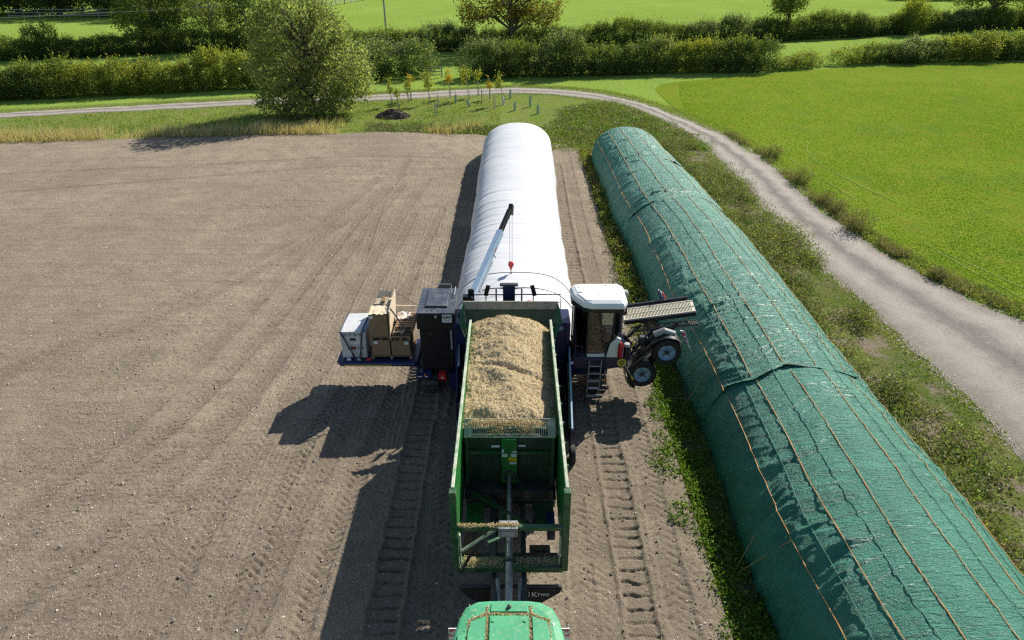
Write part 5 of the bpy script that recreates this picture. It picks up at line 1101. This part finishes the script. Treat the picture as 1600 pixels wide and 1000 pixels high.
def carton(name, x0, x1, y0, y1, z0, z1, label, lab, flaps=False):
    r = thing(name, ((x0 + x1) / 2, (y0 + y1) / 2, z0), label, 'box', 'cardboard boxes on the platform')
    MB().box(x0, x1, y0, y1, z0, z1, 0.008).build('carton_body', 'card', r)
    MB().box(x0 + lab[0], x0 + lab[0] + 0.13, y0 - 0.004, y0 - 0.001, z1 - 0.13, z1 - 0.02, 0.0005).build('address_label', 'paper', r)
    MB().box((x0 + x1) / 2 - 0.03, (x0 + x1) / 2 + 0.03, y0 + 0.01, y1, z1 + 0.001, z1 + 0.003, 0).build('tape', 'cardin', r)
    return r
carton('cardboard_box', -4.75, -4.13, 19.72, 20.8, 1.50, 2.09, 'lower left brown cardboard box between the white crate and its twin', (0.08,))
carton('cardboard_box', -4.09, -3.46, 19.73, 20.8, 1.50, 2.06, 'lower right brown cardboard box nearest the engine housing', (0.45,))
b_ = carton('cardboard_box', -4.76, -4.14, 19.74, 20.35, 2.225, 3.05, 'tall brown cardboard box standing alone on the upper pallet, torn pale top', (0.02,))
rngc = random.Random(3); vs_ = []; fs_ = []
for i in range(8):
    for j in range(5): vs_.append((-4.75 + 0.09 * i, 19.75 + 0.15 * j, 3.065 + 0.05 * rngc.random()))
fs_ = [(i * 5 + j, i * 5 + j + 1, (i + 1) * 5 + j + 1, (i + 1) * 5 + j) for i in range(7) for j in range(4)]
MB().add(vs_, fs_).build('torn_flap', 'cardin', b_)
b_ = thing('cardboard_box', (-4.4, 20.75, 2.225), 'open pale cardboard box with raised flaps behind the tall brown box', 'box', 'cardboard boxes on the platform')
MB().box(-4.68, -4.16, 20.40, 21.0, 2.225, 3.06, 0.01).build('carton_body', 'cardin', b_)
MB().prism([(-4.68, 20.98, 3.06), (-4.18, 20.98, 3.06), (-4.18, 21.12, 3.22), (-4.62, 21.12, 3.26)], (0, 0.01, 0.01)).build('flap', 'cardin', b_); MB().prism([(-4.70, 20.42, 3.065), (-4.18, 20.42, 3.065), (-4.20, 20.75, 3.20), (-4.62, 20.75, 3.14)], (0, 0.005, 0.01)).build('flap', 'cardin', b_)
MB().box(-4.44, -4.32, 20.5, 20.85, 3.0, 3.19, 0.01).build('tape', 'card', b_)
bd = MB().prism([(-4.12, 19.76, 2.23), (-4.12, 21.05, 2.23), (-4.05, 21.02, 3.38), (-4.09, 19.80, 3.16)], (0.03, 0, 0)).build('plywood_panel', 'board'); tag(bd, 'pale plywood panel standing on edge against the tall brown box', 'panel')
def crumple(name, x0, x1, y0, y1, z, label, seed, mat='sheet'):
    gx, gy = np.meshgrid(np.linspace(x0, x1, 14), np.linspace(y0, y1, 12)); gz = z + 0.10 * np.abs(fbm((gx - x0) * 5, (gy - y0) * 5, seed)) * 1.6
    o = link(name, gridmesh(name, gx + 0.02 * vn(gx * 9, gy * 9, seed + 3), gy, gz, mat, smooth=False)); tag(o, label, 'sheet', 'pale sheets on the pallets')
    m = o.modifiers.new('thickness', 'SOLIDIFY'); m.thickness = 0.006
crumple('packing_sheet', -4.04, -3.66, 19.86, 20.55, 2.26, 'crumpled pale packing sheet on the upper pallet beside the plywood panel', 3)
crumple('packing_sheet', -3.98, -3.52, 20.45, 20.98, 2.49, 'crumpled pale packing sheet on top of the loose pallets', 6)
tag(MB().bar((-4.05, 21.05, 2.72), (-3.2, 21.08, 2.66), 0.05, 0.04).build('timber_batten', 'board'), 'pale timber batten lying behind the loose pallets', 'batten')
r = thing('tie_cord', (-4.4, 20.4, 3.1), 'thin dark tie cord drawn over the open cardboard box', 'cord')
MB().tube([(-4.72, 20.5, 3.12), (-4.4, 20.6, 3.24), (-4.07, 20.9, 3.36), (-3.5, 21.0, 2.9), (-3.2, 20.9, 2.75)], 0.008, 5).tube([(-4.72, 20.45, 3.08), (-4.3, 20.42, 3.1), (-4.07, 19.9, 3.2)], 0.008, 5).build('cord', 'strap', r)
r = thing('ratchet_strap', (-3.6, 19.9, 2.3), 'dark strap slanting down from the plywood panel to the upper pallet', 'strap'); MB().bar((-4.05, 19.95, 3.2), (-3.52, 19.78, 2.42), 0.05, 0.01, 0.002, up=(0, 1, 0.3)).build('webbing', 'strap', r)

# ------------------------------------------------------------------ tractor (its cab roof and rear wheels are in view)
tk = thing('tractor', (-0.05, 6.5, 0), 'green tractor with chaff-dusted cab roof hitched to the trailer', 'tractor')
bm = bmesh.new(); cxr = -0.055
def ring(sc, z, y0=6.3, yb=8.62):
    base = [(-0.60, yb - 0.02), (-0.38, yb), (0.0, yb + 0.01), (0.38, yb), (0.60, yb - 0.03), (0.82, yb - 0.17), (0.93, yb - 0.42), (1.0, yb - 0.8), (1.04, yb - 1.3), (1.03, y0 + 0.2), (0.92, y0), (0, y0 - 0.05), (-0.92, y0), (-1.03, y0 + 0.2), (-1.04, yb - 1.3), (-1.0, yb - 0.8), (-0.93, yb - 0.42), (-0.82, yb - 0.15)]
    cy = (y0 + yb) / 2
    return [bm.verts.new((cxr + x * sc, cy + (y - cy) * (1 - (1 - sc) * 0.9), z)) for x, y in base]
rr = [ring(0.96, 2.86), ring(1.0, 2.92), ring(1.0, 3.02), ring(0.985, 3.07), ring(0.95, 3.10), ring(0.84, 3.115)]
n = len(rr[0])
for a, b in zip(rr, rr[1:]):
    for i in range(n): bm.faces.new((a[i], a[(i + 1) % n], b[(i + 1) % n], b[i]))
bm.faces.new(rr[-1]); bm.faces.new(rr[0][::-1])
tm = MB(); bm.verts.index_update(); tm.add([v.co.copy() for v in bm.verts], [[v.index for v in f.verts] for f in bm.faces], False); bm.free()
jr = tm.build('cab_roof', 'jd', tk)
# raised panels on the roof, the gaps between them hold chaff
def rp_(poly, nm='roof_panel', h=0.045): 
    m_ = MB(); vs_ = [Vector((cxr + x, y, 3.112)) for x, y in poly]; c = sum(vs_, Vector()) / len(vs_); up = [c + (v - c) * 0.955 + Vector((0, 0, h)) for v in vs_]; k = len(vs_)
    m_.add(vs_ + up, [(i, (i + 1) % k, k + (i + 1) % k, k + i) for i in range(k)] + [tuple(range(k, 2 * k))]); m_.build(nm, 'jd', jr)
rp_([(-0.375, 6.5), (0.375, 6.5), (0.36, 8.26), (-0.36, 8.26)]); rp_([(-0.76, 6.6), (-0.44, 6.6), (-0.42, 8.25), (-0.69, 8.14), (-0.74, 7.9)]); rp_([(0.76, 6.6), (0.44, 6.6), (0.42, 8.25), (0.69, 8.14), (0.74, 7.9)])
rp_([(-0.35, 8.33), (0.35, 8.33), (0.34, 8.50), (-0.34, 8.50)], h=0.03)
for s in (-1, 1): MB().lathe([(0, 0.012), (0.035, 0.01), (0.035, 0)], (cxr + s * 0.29, 8.12, 3.16), (0, 0, 1), 12).build('roof_cap', 'jd', jr)
MB().lathe([(0, 0.07), (0.035, 0.05), (0.045, 0)], (cxr + 0.0, 8.42, 3.14), (0, 0, 1), 10).build('beacon_socket', 'darksteel', jr)
MB().lathe([(0, 0.03), (0.03, 0.02), (0.03, 0)], (cxr + 0.80, 8.08, 3.09), (0, 0, 1), 10).build('aerial_boss', 'alu', jr)
MB().box(cxr - 0.92, cxr - 0.80, 7.45, 7.85, 3.10, 3.14, 0.015).build('lamp_cover', 'jd', jr)
spill('spilt_forage', [(cxr + s * 0.40, y, 3.118) for s in (-1, 1) for y in np.linspace(6.6, 8.45, 120)] + [(cxr + x, 8.295, 3.118) for x in np.linspace(-0.45, 0.45, 60)] + [(cxr + s * (0.72 + 0.05 * (8.1 - y)), y, 3.118) for s in (-1, 1) for y in np.linspace(6.7, 8.16, 90)] + [(cxr + s * x, 8.29 - (x - 0.42) * 0.45, 3.118) for s in (-1, 1) for x in np.linspace(0.45, 0.7, 24)], (0.014, 0.014, 0.008), 5200, 'chaff lying in the grooves of the tractor cab roof')
spill('spilt_forage', [(cxr + x, y, 3.145) for x in np.linspace(-0.7, 0.7, 15) for y in np.linspace(6.7, 8.2, 14)], (0.12, 0.12, 0.004), 1500, 'thin chaff dust strewn over the tractor cab roof panels')
MB().box(cxr - 0.85, cxr + 0.85, 6.45, 8.35, 1.5, 2.86, 0.05).build('cab_glazing', 'glass', tk)
for x in (-0.86, 0.86):
    for y in (6.45, 8.35): MB().bar((cxr + x, y, 1.2), (cxr + x, y, 2.88), 0.09).build('cab_post', 'jd', tk)
MB().box(cxr - 0.8, cxr + 0.8, 6.5, 8.3, 0.9, 1.5, 0.05).build('cab_base', 'black', tk)
MB().box(cxr - 0.42, cxr + 0.42, 3.6, 6.45, 1.0, 2.0, 0.12).build('bonnet', 'jd', tk)
MB().box(cxr - 0.3, cxr + 0.3, 4.0, 8.6, 0.6, 1.0, 0.05).build('transmission', 'darksteel', tk)
for s in (-1, 1):
    wheel_parts(tk, (cxr + s * 1.02, 7.7, 0.95), (-s, 0, 0), 0.95, 0.56, 'rear_wheel', lug=40, rimmat='yellow'); wheel_parts(tk, (cxr + s * 0.95, 4.6, 0.68), (-s, 0, 0), 0.68, 0.46, 'front_wheel', lug=34, rimmat='yellow')
    pts = [(7.7 + 1.12 * math.cos(a), 0.95 + 1.12 * math.sin(a)) for a in np.linspace(0.35, 2.7, 12)]
    mb = MB(); m_ = len(pts); x0, x1 = cxr + s * 0.86, cxr + s * 1.22
    vs_ = [(x0, y, z) for y, z in pts] + [(x1, y, z) for y, z in pts] + [(x1 + s * 0.03, y, z - 0.06) for y, z in pts]
    mb.add(vs_, [(i, i + 1, m_ + i + 1, m_ + i) for i in range(m_ - 1)] + [(m_ + i, m_ + i + 1, 2 * m_ + i + 1, 2 * m_ + i) for i in range(m_ - 1)], True); mb.build('rear_fender', 'fender', tk)
    hb_ = MB().prism([(cxr + s * 0.97, 8.40, 2.55), (cxr + s * 1.15, 8.40, 2.55), (cxr + s * 1.16, 8.42, 2.20), (cxr + s * 1.03, 8.42, 2.20)], (0, 0.02, 0)).build('warning_board', 'paper', tk)
    MB().prism([(cxr + s * 0.98, 8.395, 2.545), (cxr + s * 1.14, 8.395, 2.545), (cxr + s * 1.12, 8.398, 2.44)], (0, 0.003, 0)).build('red_stripe', 'redflat', hb_); MB().prism([(cxr + s * 1.03, 8.412, 2.32), (cxr + s * 1.15, 8.408, 2.40), (cxr + s * 1.15, 8.412, 2.30)], (0, 0.003, 0)).build('red_stripe', 'redflat', hb_)

# ------------------------------------------------------------------ hedges, trees, saplings, fences
BM = {}
def bushmesh(kind, var):
    key = (kind, var)
    if key not in BM:
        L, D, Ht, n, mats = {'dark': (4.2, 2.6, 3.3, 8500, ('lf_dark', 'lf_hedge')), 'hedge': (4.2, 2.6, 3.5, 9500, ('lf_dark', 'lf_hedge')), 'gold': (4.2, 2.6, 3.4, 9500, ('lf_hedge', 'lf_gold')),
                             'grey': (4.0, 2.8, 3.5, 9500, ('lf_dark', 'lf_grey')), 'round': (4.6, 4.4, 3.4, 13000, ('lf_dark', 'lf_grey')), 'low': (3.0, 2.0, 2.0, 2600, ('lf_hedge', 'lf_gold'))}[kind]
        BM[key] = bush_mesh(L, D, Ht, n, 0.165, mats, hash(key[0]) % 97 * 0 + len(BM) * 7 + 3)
    return BM[key]
def hedge(label, pts, kinds, h0, h1, seed, sp=2.7):
    rd = random.Random(seed); pts = [Vector((*p, 0)) for p in pts]; root = thing('hedge', pts[0], label, 'hedge')
    tot = sum((b - a).length for a, b in zip(pts, pts[1:])); d = sp / 2
    while d < tot:
        q = d
        for a, b in zip(pts, pts[1:]):
            L = (b - a).length
            if q <= L: break
            q -= L
        p = a.lerp(b, q / L); ang = math.atan2((b - a).y, (b - a).x); f = d / tot
        k = kinds[min(len(kinds) - 1, int(f * len(kinds) + rd.uniform(-0.3, 0.3)) if len(kinds) > 1 else 0)]
        hz_ = (h0 + (h1 - h0) * f) / 3.5 * rd.uniform(0.78, 1.16)
        link('bush', bushmesh(k, rd.randrange(3)), root, p - pts[0] + Vector((rd.uniform(-.3, .3), rd.uniform(-.5, .5), 0)), (0, 0, ang + (PI if rd.random() < 0.5 else 0) + rd.uniform(-.1, .1)), (rd.uniform(0.9, 1.15), rd.uniform(0.9, 1.3), hz_))
        d += sp
    return root
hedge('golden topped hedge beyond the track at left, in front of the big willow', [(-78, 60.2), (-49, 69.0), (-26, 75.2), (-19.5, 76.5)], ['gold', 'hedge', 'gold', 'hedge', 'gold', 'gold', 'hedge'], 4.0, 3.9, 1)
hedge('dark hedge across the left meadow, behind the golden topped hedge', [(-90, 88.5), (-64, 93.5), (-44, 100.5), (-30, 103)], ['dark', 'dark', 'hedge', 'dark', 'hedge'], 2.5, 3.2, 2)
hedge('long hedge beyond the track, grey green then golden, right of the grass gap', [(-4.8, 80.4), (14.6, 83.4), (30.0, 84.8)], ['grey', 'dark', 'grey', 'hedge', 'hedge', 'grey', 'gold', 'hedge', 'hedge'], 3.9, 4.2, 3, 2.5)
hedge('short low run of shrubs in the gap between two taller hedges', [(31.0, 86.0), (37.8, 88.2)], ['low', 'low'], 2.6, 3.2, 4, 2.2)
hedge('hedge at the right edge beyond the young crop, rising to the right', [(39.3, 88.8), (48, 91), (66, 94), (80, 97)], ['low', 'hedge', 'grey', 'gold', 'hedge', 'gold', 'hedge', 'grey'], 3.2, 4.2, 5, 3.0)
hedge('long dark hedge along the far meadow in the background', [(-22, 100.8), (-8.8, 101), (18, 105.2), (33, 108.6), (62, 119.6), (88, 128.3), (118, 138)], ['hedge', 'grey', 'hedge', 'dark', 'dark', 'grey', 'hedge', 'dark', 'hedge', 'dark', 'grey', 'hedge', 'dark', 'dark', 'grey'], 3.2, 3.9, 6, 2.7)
hedge('dark line of scrub at the very top right, beyond the far meadow', [(95, 186), (112, 186), (140, 190)], ['dark'], 4.0, 4.0, 8, 3.6)
def lone(label, p, kind, sc, rz, seed):
    o = link('bush', bushmesh(kind, seed % 3), None, (*p, 0), (0, 0, rz), sc); o.name = 'shrub'; tag(o, label, 'shrub')
lone('large rounded grey green bush left of the grass gap', (-13.2, 81.4), 'round', (1.55, 1.15, 1.22), 0.15, 1)
lone('pale leaved bush right beside the big willow', (-16.6, 77.6), 'round', (1.0, 0.95, 1.12), 1.2, 2)
lone('yellow topped shrub standing up out of the far hedge', (64.5, 119.5), 'gold', (0.8, 1.3, 1.75), 0.4, 0)
lone('dark bush standing proud of the hedge in the left meadow', (-60.5, 94), 'dark', (0.8, 1.1, 1.25), 0.2, 1)

tree('willow_tree', (-18.0, 62.6, 0), [(-0.2, 0, 6.0, 3.8, 3.4, 3.6), (-2.0, 0, 3.9, 3.0, 3.0, 2.8), (2.7, 0.2, 4.1, 2.9, 3.0, 2.8), (-0.4, -0.3, 8.4, 2.8, 2.6, 2.2), (-2.3, 0, 6.9, 2.2, 2.3, 2.2), (1.8, 0, 7.0, 2.0, 2.2, 2.0), (4.2, 0, 2.9, 1.6, 1.9, 1.8), (0.2, -0.9, 1.9, 3.6, 2.4, 1.9), (-2.4, -0.5, 1.4, 1.9, 2.0, 1.5), (2.3, -0.6, 1.5, 2.0, 1.8, 1.5), (0.0, -1.6, 0.9, 2.2, 1.4, 1.0)],
     1500, 20, 0.25, 'lf_willow', 'big full willow tree on the grass left of the saplings', trunk_r=0.38, nlimb=70, seed=5, spread=0.32, inner=0.06)
tree('field_tree', (-0.2, 101.5, 0), [(0.0, 0, 8.0, 4.6, 4.2, 4.2), (-3.6, 0, 6.0, 3.2, 3.0, 2.6), (3.9, 0, 6.4, 3.0, 3.0, 3.0), (0.4, 0, 11, 3.2, 3, 2.8), (-5.4, 0, 4.4, 1.7, 1.8, 1.5), (5.0, 0, 4.6, 1.6, 1.8, 1.5), (2.2, 0, 4.3, 1.8, 2, 1.4)],
     800, 13, 0.34, 'lf_autumn', 'broad tree turning autumn brown in the far hedge, top centre', trunk_r=0.4, nlimb=46, seed=6, spread=0.42, inner=0.1)
tree('field_tree', (41.5, 111.3, 0), [(0, 0, 6.3, 2.6, 2.4, 2.6), (0.6, 0, 8.6, 2.3, 2.2, 2.2), (-1.2, 0, 5.0, 1.7, 1.8, 1.5)], 300, 15, 0.34, 'lf_hedge', 'small round green tree in the far hedge, right of centre', trunk_r=0.26, nlimb=18, seed=7, spread=0.42)
tree('field_tree', (81.5, 126.5, 0), [(0, 0, 8.2, 5.2, 4.2, 4.0), (-4.6, 0, 5.4, 2.6, 2.4, 2.0), (4.5, 0, 6.2, 3.2, 3, 2.8)], 520, 14, 0.38, 'lf_hedge', 'spreading tree at the top right corner of the far hedge', trunk_r=0.42, nlimb=30, seed=8, spread=0.45, inner=0.12)
tree('ivy_tree', (-50.5, 104.5, 0), [(0, 0, 6.5, 3.8, 3.6, 5.6), (-1.0, 0, 11.5, 3.2, 3, 3.2), (1.0, 0, 2.6, 3.4, 3, 2.6)], 800, 14, 0.34, 'lf_dark', 'tall dark ivy-clad tree at top left, left of the grey green tree', trunk_r=0.4, nlimb=14, seed=9, spread=0.42, mat2='lf_hedge')
tree('ivy_tree', (-43.6, 107.0, 0), [(0, 0, 6.8, 3.9, 3.4, 4.2), (1.4, 0, 10.6, 3.2, 3, 3.4), (-1.8, 0, 4.2, 2.6, 2.4, 2.4), (2.2, 0, 3.2, 2.4, 2.2, 2.2)], 620, 14, 0.32, 'lf_willow', 'loose grey green tree with bare pale limbs, top left behind the dark hedge', trunk_r=0.35, nlimb=40, seed=10, spread=0.5, inner=0.1, bark='palebark')
tree('ivy_tree', (-37.6, 104.0, 0), [(0, 0, 6.0, 2.8, 2.6, 6.0), (0.6, 0, 10.8, 3.0, 2.8, 3.2)], 520, 14, 0.34, 'lf_dark', 'narrow dark ivy-clad tree just left of the big willow', trunk_r=0.35, nlimb=16, seed=12, spread=0.42, mat2='lf_hedge')
tree('ivy_tree', (-57.5, 116.0, 0), [(0, 0, 7.5, 4.4, 4, 5.6), (-1.6, 0, 3.5, 3.6, 3, 3.2)], 560, 13, 0.36, 'lf_dark', 'dark tree at the right end of the far left fence', trunk_r=0.4, nlimb=14, seed=13, spread=0.45, mat2='lf_hedge')
src = tree('woodland_tree', (-100, 151, 0), [(0, 0, 7.5, 5.2, 4.6, 6.0), (-2.5, 0, 4.0, 4.0, 3.4, 3.8), (2.8, 0, 4.0, 3.8, 3.4, 3.8)], 620, 13, 0.48, 'lf_dark', 'dark woodland tree behind the far left fence, fourth from the left', trunk_r=0.45, nlimb=10, group='dark trees behind the far left fence', seed=14, spread=0.55, mat2='lf_hedge')
for i, (x, y, s) in enumerate(((-128, 147, 1.1), (-119, 150, 0.95), (-109.5, 149, 1.05), (-91, 150, 1.0), (-82, 151, 1.1), (-73, 150, 0.95), (-66, 146, 0.9), (-113, 158, 1.3), (-95, 160, 1.35), (-77, 160, 1.3), (-60, 158, 1.2))):
    r = src.copy(); COL.objects.link(r); r.location = (x, y, 0); r.rotation_euler = (0, 0, i * 1.3); r.scale = (s, s, s)
    r['label'] = ('dark woodland tree behind the far left fence, %s from the left' % ('first', 'second', 'third', 'fifth', 'sixth', 'seventh', 'eighth')[i]) if i < 7 else ('taller dark tree at the back of the far left wood, %s from the left' % ('first', 'second', 'third', 'fourth')[i - 7])
    for ch in list(src.children): c = ch.copy(); COL.objects.link(c); c.parent = r

# saplings with their stakes
def sapling(px, py, ht, cr, mat, label, guard=False, lean=(0, 0), seed=0, n=26):
    x, y = G(px, py); rng = np.random.default_rng(seed); r = thing('sapling', (x, y, 0), label, 'sapling', 'young planted trees on the grass')
    tp = Vector((lean[0], lean[1], ht))
    MB().tube([(0, 0, -0.05), tp * 0.5, tp * 0.95], [0.045, 0.035, 0.015], 6).build('trunk', 'palebark').parent = r
    MB().tube([(0.09, 0.05, -0.05), (0.09, 0.05, 0.9)], 0.022, 6).build('stake', 'stake').parent = r
    if guard: MB().tube([(0, 0, 0), (lean[0] * 0.3, 0, 0.75)], 0.09, 10).build('tree_guard', 'guardw').parent = r
    lob = [(tp.x, tp.y, ht * 0.76, cr, cr, ht * 0.25), (tp.x * 0.8 - cr * 0.3, tp.y, ht * 0.6, cr * 0.7, cr * 0.7, ht * 0.15)]
    C = lobe_points(lob, n, rng, 0.7); P_ = np.repeat(C, 9, 0) + rng.normal(size=(len(C) * 9, 3)) * 0.11; sz = 0.15 * (0.6 + rng.random(len(P_)))
    link('crown', mesh_np('crown', leaves(P_, sz, sz * 0.6, rng, 0.1), qfaces(len(P_)), mat), r)
sapling(612, 166, 2.5, 0.42, 'lf_gold', 'leftmost yellow sapling, beside the big willow', seed=1)
sapling(622.6, 172, 2.1, 0.25, 'lf_gold', 'small thin golden sapling right behind the dark woodchip heap', seed=2, n=14)
sapling(638, 161, 2.0, 0.32, 'lf_hedge', 'greenish sapling with thin crown, left of an orange one it touches', seed=3, n=18)
sapling(642, 157, 2.5, 0.4, 'lf_orange', 'amber sapling touching a thin greenish one', seed=4)
sapling(671, 163, 3.0, 0.52, 'lf_gold', 'fullest yellow green sapling of the row', seed=5, n=44)
sapling(703, 153, 2.7, 0.42, 'lf_orange', 'round headed orange sapling in front of the grass gap in the hedge', seed=6)
sapling(733, 156, 3.1, 0.5, 'lf_gold', 'tallest sapling, wind-swept golden crown leaning left', lean=(-0.35, 0), seed=7, n=38)
sapling(747, 150, 2.7, 0.36, 'lf_gold', 'narrow golden sapling nearest the track, right of the tallest one', seed=8)
sapling(765, 155, 2.1, 0.36, 'lf_orange', 'short round orange sapling, second from the right', seed=9, n=20)
sapling(787, 164, 3.0, 0.45, 'lf_gold', 'rightmost leafy sapling with white guard, crown blown left', True, (-0.4, 0), 10, 30)
def guard(px, py, h, label, lean=0.0, mat='guard', sprig=True):
    x, y = G(px, py); r = thing('tree_tube', (x, y, 0), label, 'tree guard', 'tree tubes on the grass')
    q_ = 0.045 if mat == 'stake' else 0.09
    MB().lathe([(q_, 0), (q_, h), (q_ * 0.85, h), (q_ * 0.85, 0.02)], (0, 0, 0), (lean, 0, 1), 10).build('tube', mat).parent = r
    MB().tube([(0.13, 0, -0.05), (0.13 + lean * h, 0, h * 1.1)], 0.02, 5).build('stake', 'stake').parent = r
    if sprig: MB().tube([(0, 0, 0.1), (lean * h, 0, h), (lean * h + 0.04, 0.02, h + 0.4)], [0.02, 0.015, 0.006], 5).build('stem', 'bark').parent = r
for a in ((680, 181, 1.1, 'grey staked tree tube nearest the woodchip heap', 0, 'stake'), (684, 170, 1.2, 'tree tube with leafy sprig close behind the grey staked tube', 0, 'stake'), (712, 161, 0.75, 'pale green tree tube left of the tallest sapling'), (734, 167, 0.7, 'leaning pale green tree tube at the foot of the tallest sapling', -0.45),
          (753, 161, 1.2, 'thin grey staked tube between the tallest sapling and the short round one', 0, 'stake'), (772, 171, 1.1, 'thin grey staked tube in front of the white guarded sapling', 0, 'stake'), (797, 154, 0.8, 'pale green tree tube nearest the track, right of all saplings'), (804, 173, 0.75, 'pale green tree tube behind the top of the white bag'),
          (828, 167, 0.95, 'tall pale green tree tube second from the right'), (840, 178, 0.75, 'rightmost pale green tree tube with dark collar')): guard(*a)
# woodchip heap
x, y = G(614, 183); rng = np.random.default_rng(4); gx, gy = np.meshgrid(np.linspace(-1.6, 1.6, 30), np.linspace(-1.1, 1.1, 24))
gz = 0.75 * np.clip(1 - np.sqrt((gx / 1.55) ** 2 + (gy / 1.05) ** 2), 0, 1) ** 0.8 + 0.06 * fbm(gx * 3, gy * 3, 2) * (np.hypot(gx / 1.55, gy / 1.05) < 1) - 0.01
hp = thing('woodchip_heap', (x, y, 0), 'low dark heap of woodchip on the grass by the field edge', 'heap'); link('heap', gridmesh('heap', gx, gy, gz, 'chips'), hp)
k = rng.integers(0, 24 * 30, 1500); C = np.stack([gx.ravel()[k], gy.ravel()[k], gz.ravel()[k] + 0.02], 1); C = C[C[:, 2] > 0.04]; C[:, :2] += rng.normal(size=(len(C), 2)) * 0.03
o = link('chips', mesh_np('chips', leaves(C, 0.16, 0.07, rng), qfaces(len(C)), 'chips'), hp); o['kind'] = 'stuff'
# dry docks along the crop edge
def dock(px, py, h, r_, label, seed, sx=1.0):
    x, y = G(px, py); rng = np.random.default_rng(seed); n = int(900 * r_); root = thing('dock_clump', (x, y, 0), label, 'shrub', 'dry dock clumps along the track')
    a = rng.random(n) * 2 * PI; d = np.sqrt(rng.random(n)) * r_; f = rng.random(n); C = np.stack([np.cos(a) * d * (0.6 + 0.5 * f) * sx, np.sin(a) * d * (0.6 + 0.5 * f), f * h * (1 - 0.35 * d / r_)], 1); sz = 0.09 * (0.6 + rng.random(n))
    link('foliage', mesh_np('foliage', leaves(C, sz, sz * 0.45, rng, 0.6), qfaces(n), ['lf_brown', 'lf_weed'], midx=(rng.random(n) < 0.55 - 0.55 * f)), root)
    m = int(70 * r_) + 8; a = rng.random(m) * 2 * PI; d = np.sqrt(rng.random(m)) * r_ * 0.5; B = np.stack([np.cos(a) * d, np.sin(a) * d, 0 * a], 1); V, F = blades(B, h * (0.8 + 0.4 * rng.random(m)), 0.035, 0.28, rng)
    link('stems', mesh_np('stems', V, F, 'lf_brown'), root).name = 'stalks'
dock(1208, 246, 1.0, 0.75, 'farthest dry brown dock clump on the crop edge', 1); dock(1250, 286, 1.1, 0.8, 'second farthest dry brown dock clump on the crop edge', 2); dock(1288, 318, 0.85, 0.7, 'small dry dock clump between two larger ones', 3); dock(1308, 332, 0.9, 0.65, 'low dry dock clump touching the largest one', 6)
dock(1336, 360, 1.35, 1.0, 'largest dry brown dock clump on the crop edge', 4, 1.1); dock(1462, 436, 0.7, 0.45, 'small isolated dry dock clump by the bend of the crop edge', 5); dock(1405, 400, 0.4, 0.5, 'low grey green clump right of the largest dock', 8)
# fences, pole, wire, gate
def fence(pts, rails, h, label, sp=2.4):
    pts = [Vector((*p, 0)) for p in pts]; r = thing('rail_fence', pts[0], label, 'fence')
    for a, b in zip(pts, pts[1:]):
        n = max(1, int((b - a).length / sp))
        for k in range(n + 1): q = a.lerp(b, k / n); MB().box(q.x - 0.07, q.x + 0.07, q.y - 0.07, q.y + 0.07, 0, h + 0.1).build('post', 'railw', r)
        for k in range(n):
            for j in range(rails): z = h * (j + 0.9) / rails; MB().bar(a.lerp(b, k / n) + Vector((0, -0.09, z)), a.lerp(b, (k + 1) / n) + Vector((0, -0.09, z)), 0.05, 0.14).build('rail', 'railw', r)
fence([(-97, 143.5), (-83, 144.4), (-66, 144.8)], 3, 1.6, 'weathered post and rail fence in front of the dark trees, top left', 2.8)
fence([(-43.5, 163), (-41.5, 168), (-39.0, 175), (-36.5, 184), (-34, 196)], 3, 1.5, 'curved post and rail fence at the top edge, right of the big willow', 2.6)
x, y = G(618, 48); tag(MB().tube([(-19.3, 113, -0.3), (-19.3, 113, 9.5)], [0.16, 0.11], 8).build('utility_pole', 'railw'), 'slim utility pole behind the far hedge', 'pole')
wr = thing('overhead_cable', (-50, 92, 0), 'thin overhead cable crossing the top left corner', 'cable')
MB().tube([(-91, 80, 5.3), (-75, 86, 5.15), (-60, 92, 5.2), (-45, 98, 5.5), (-33, 103, 5.95)], 0.035, 5).build('cable', 'wirem', wr)
MB().tube([(-91, 80, -0.2), (-91, 80, 5.8)], 0.13, 8).build('pole', 'railw', wr); MB().tube([(-33, 103, -0.2), (-33, 103, 6.4)], 0.13, 8).build('pole', 'railw', wr)
gt = thing('field_gate', (-8.6, 80.6, 0), 'small wooden gate in the grass gap between the hedges', 'gate')
for xx in (-9.5, -7.9): MB().box(xx - 0.07, xx + 0.07, 80.5, 80.64, 0, 1.25).build('gate_post', 'railw', gt)
for zz in (0.3, 0.65, 1.0): MB().box(-9.43, -7.97, 80.54, 80.58, zz - 0.05, zz + 0.05).build('rail', 'railw', gt)
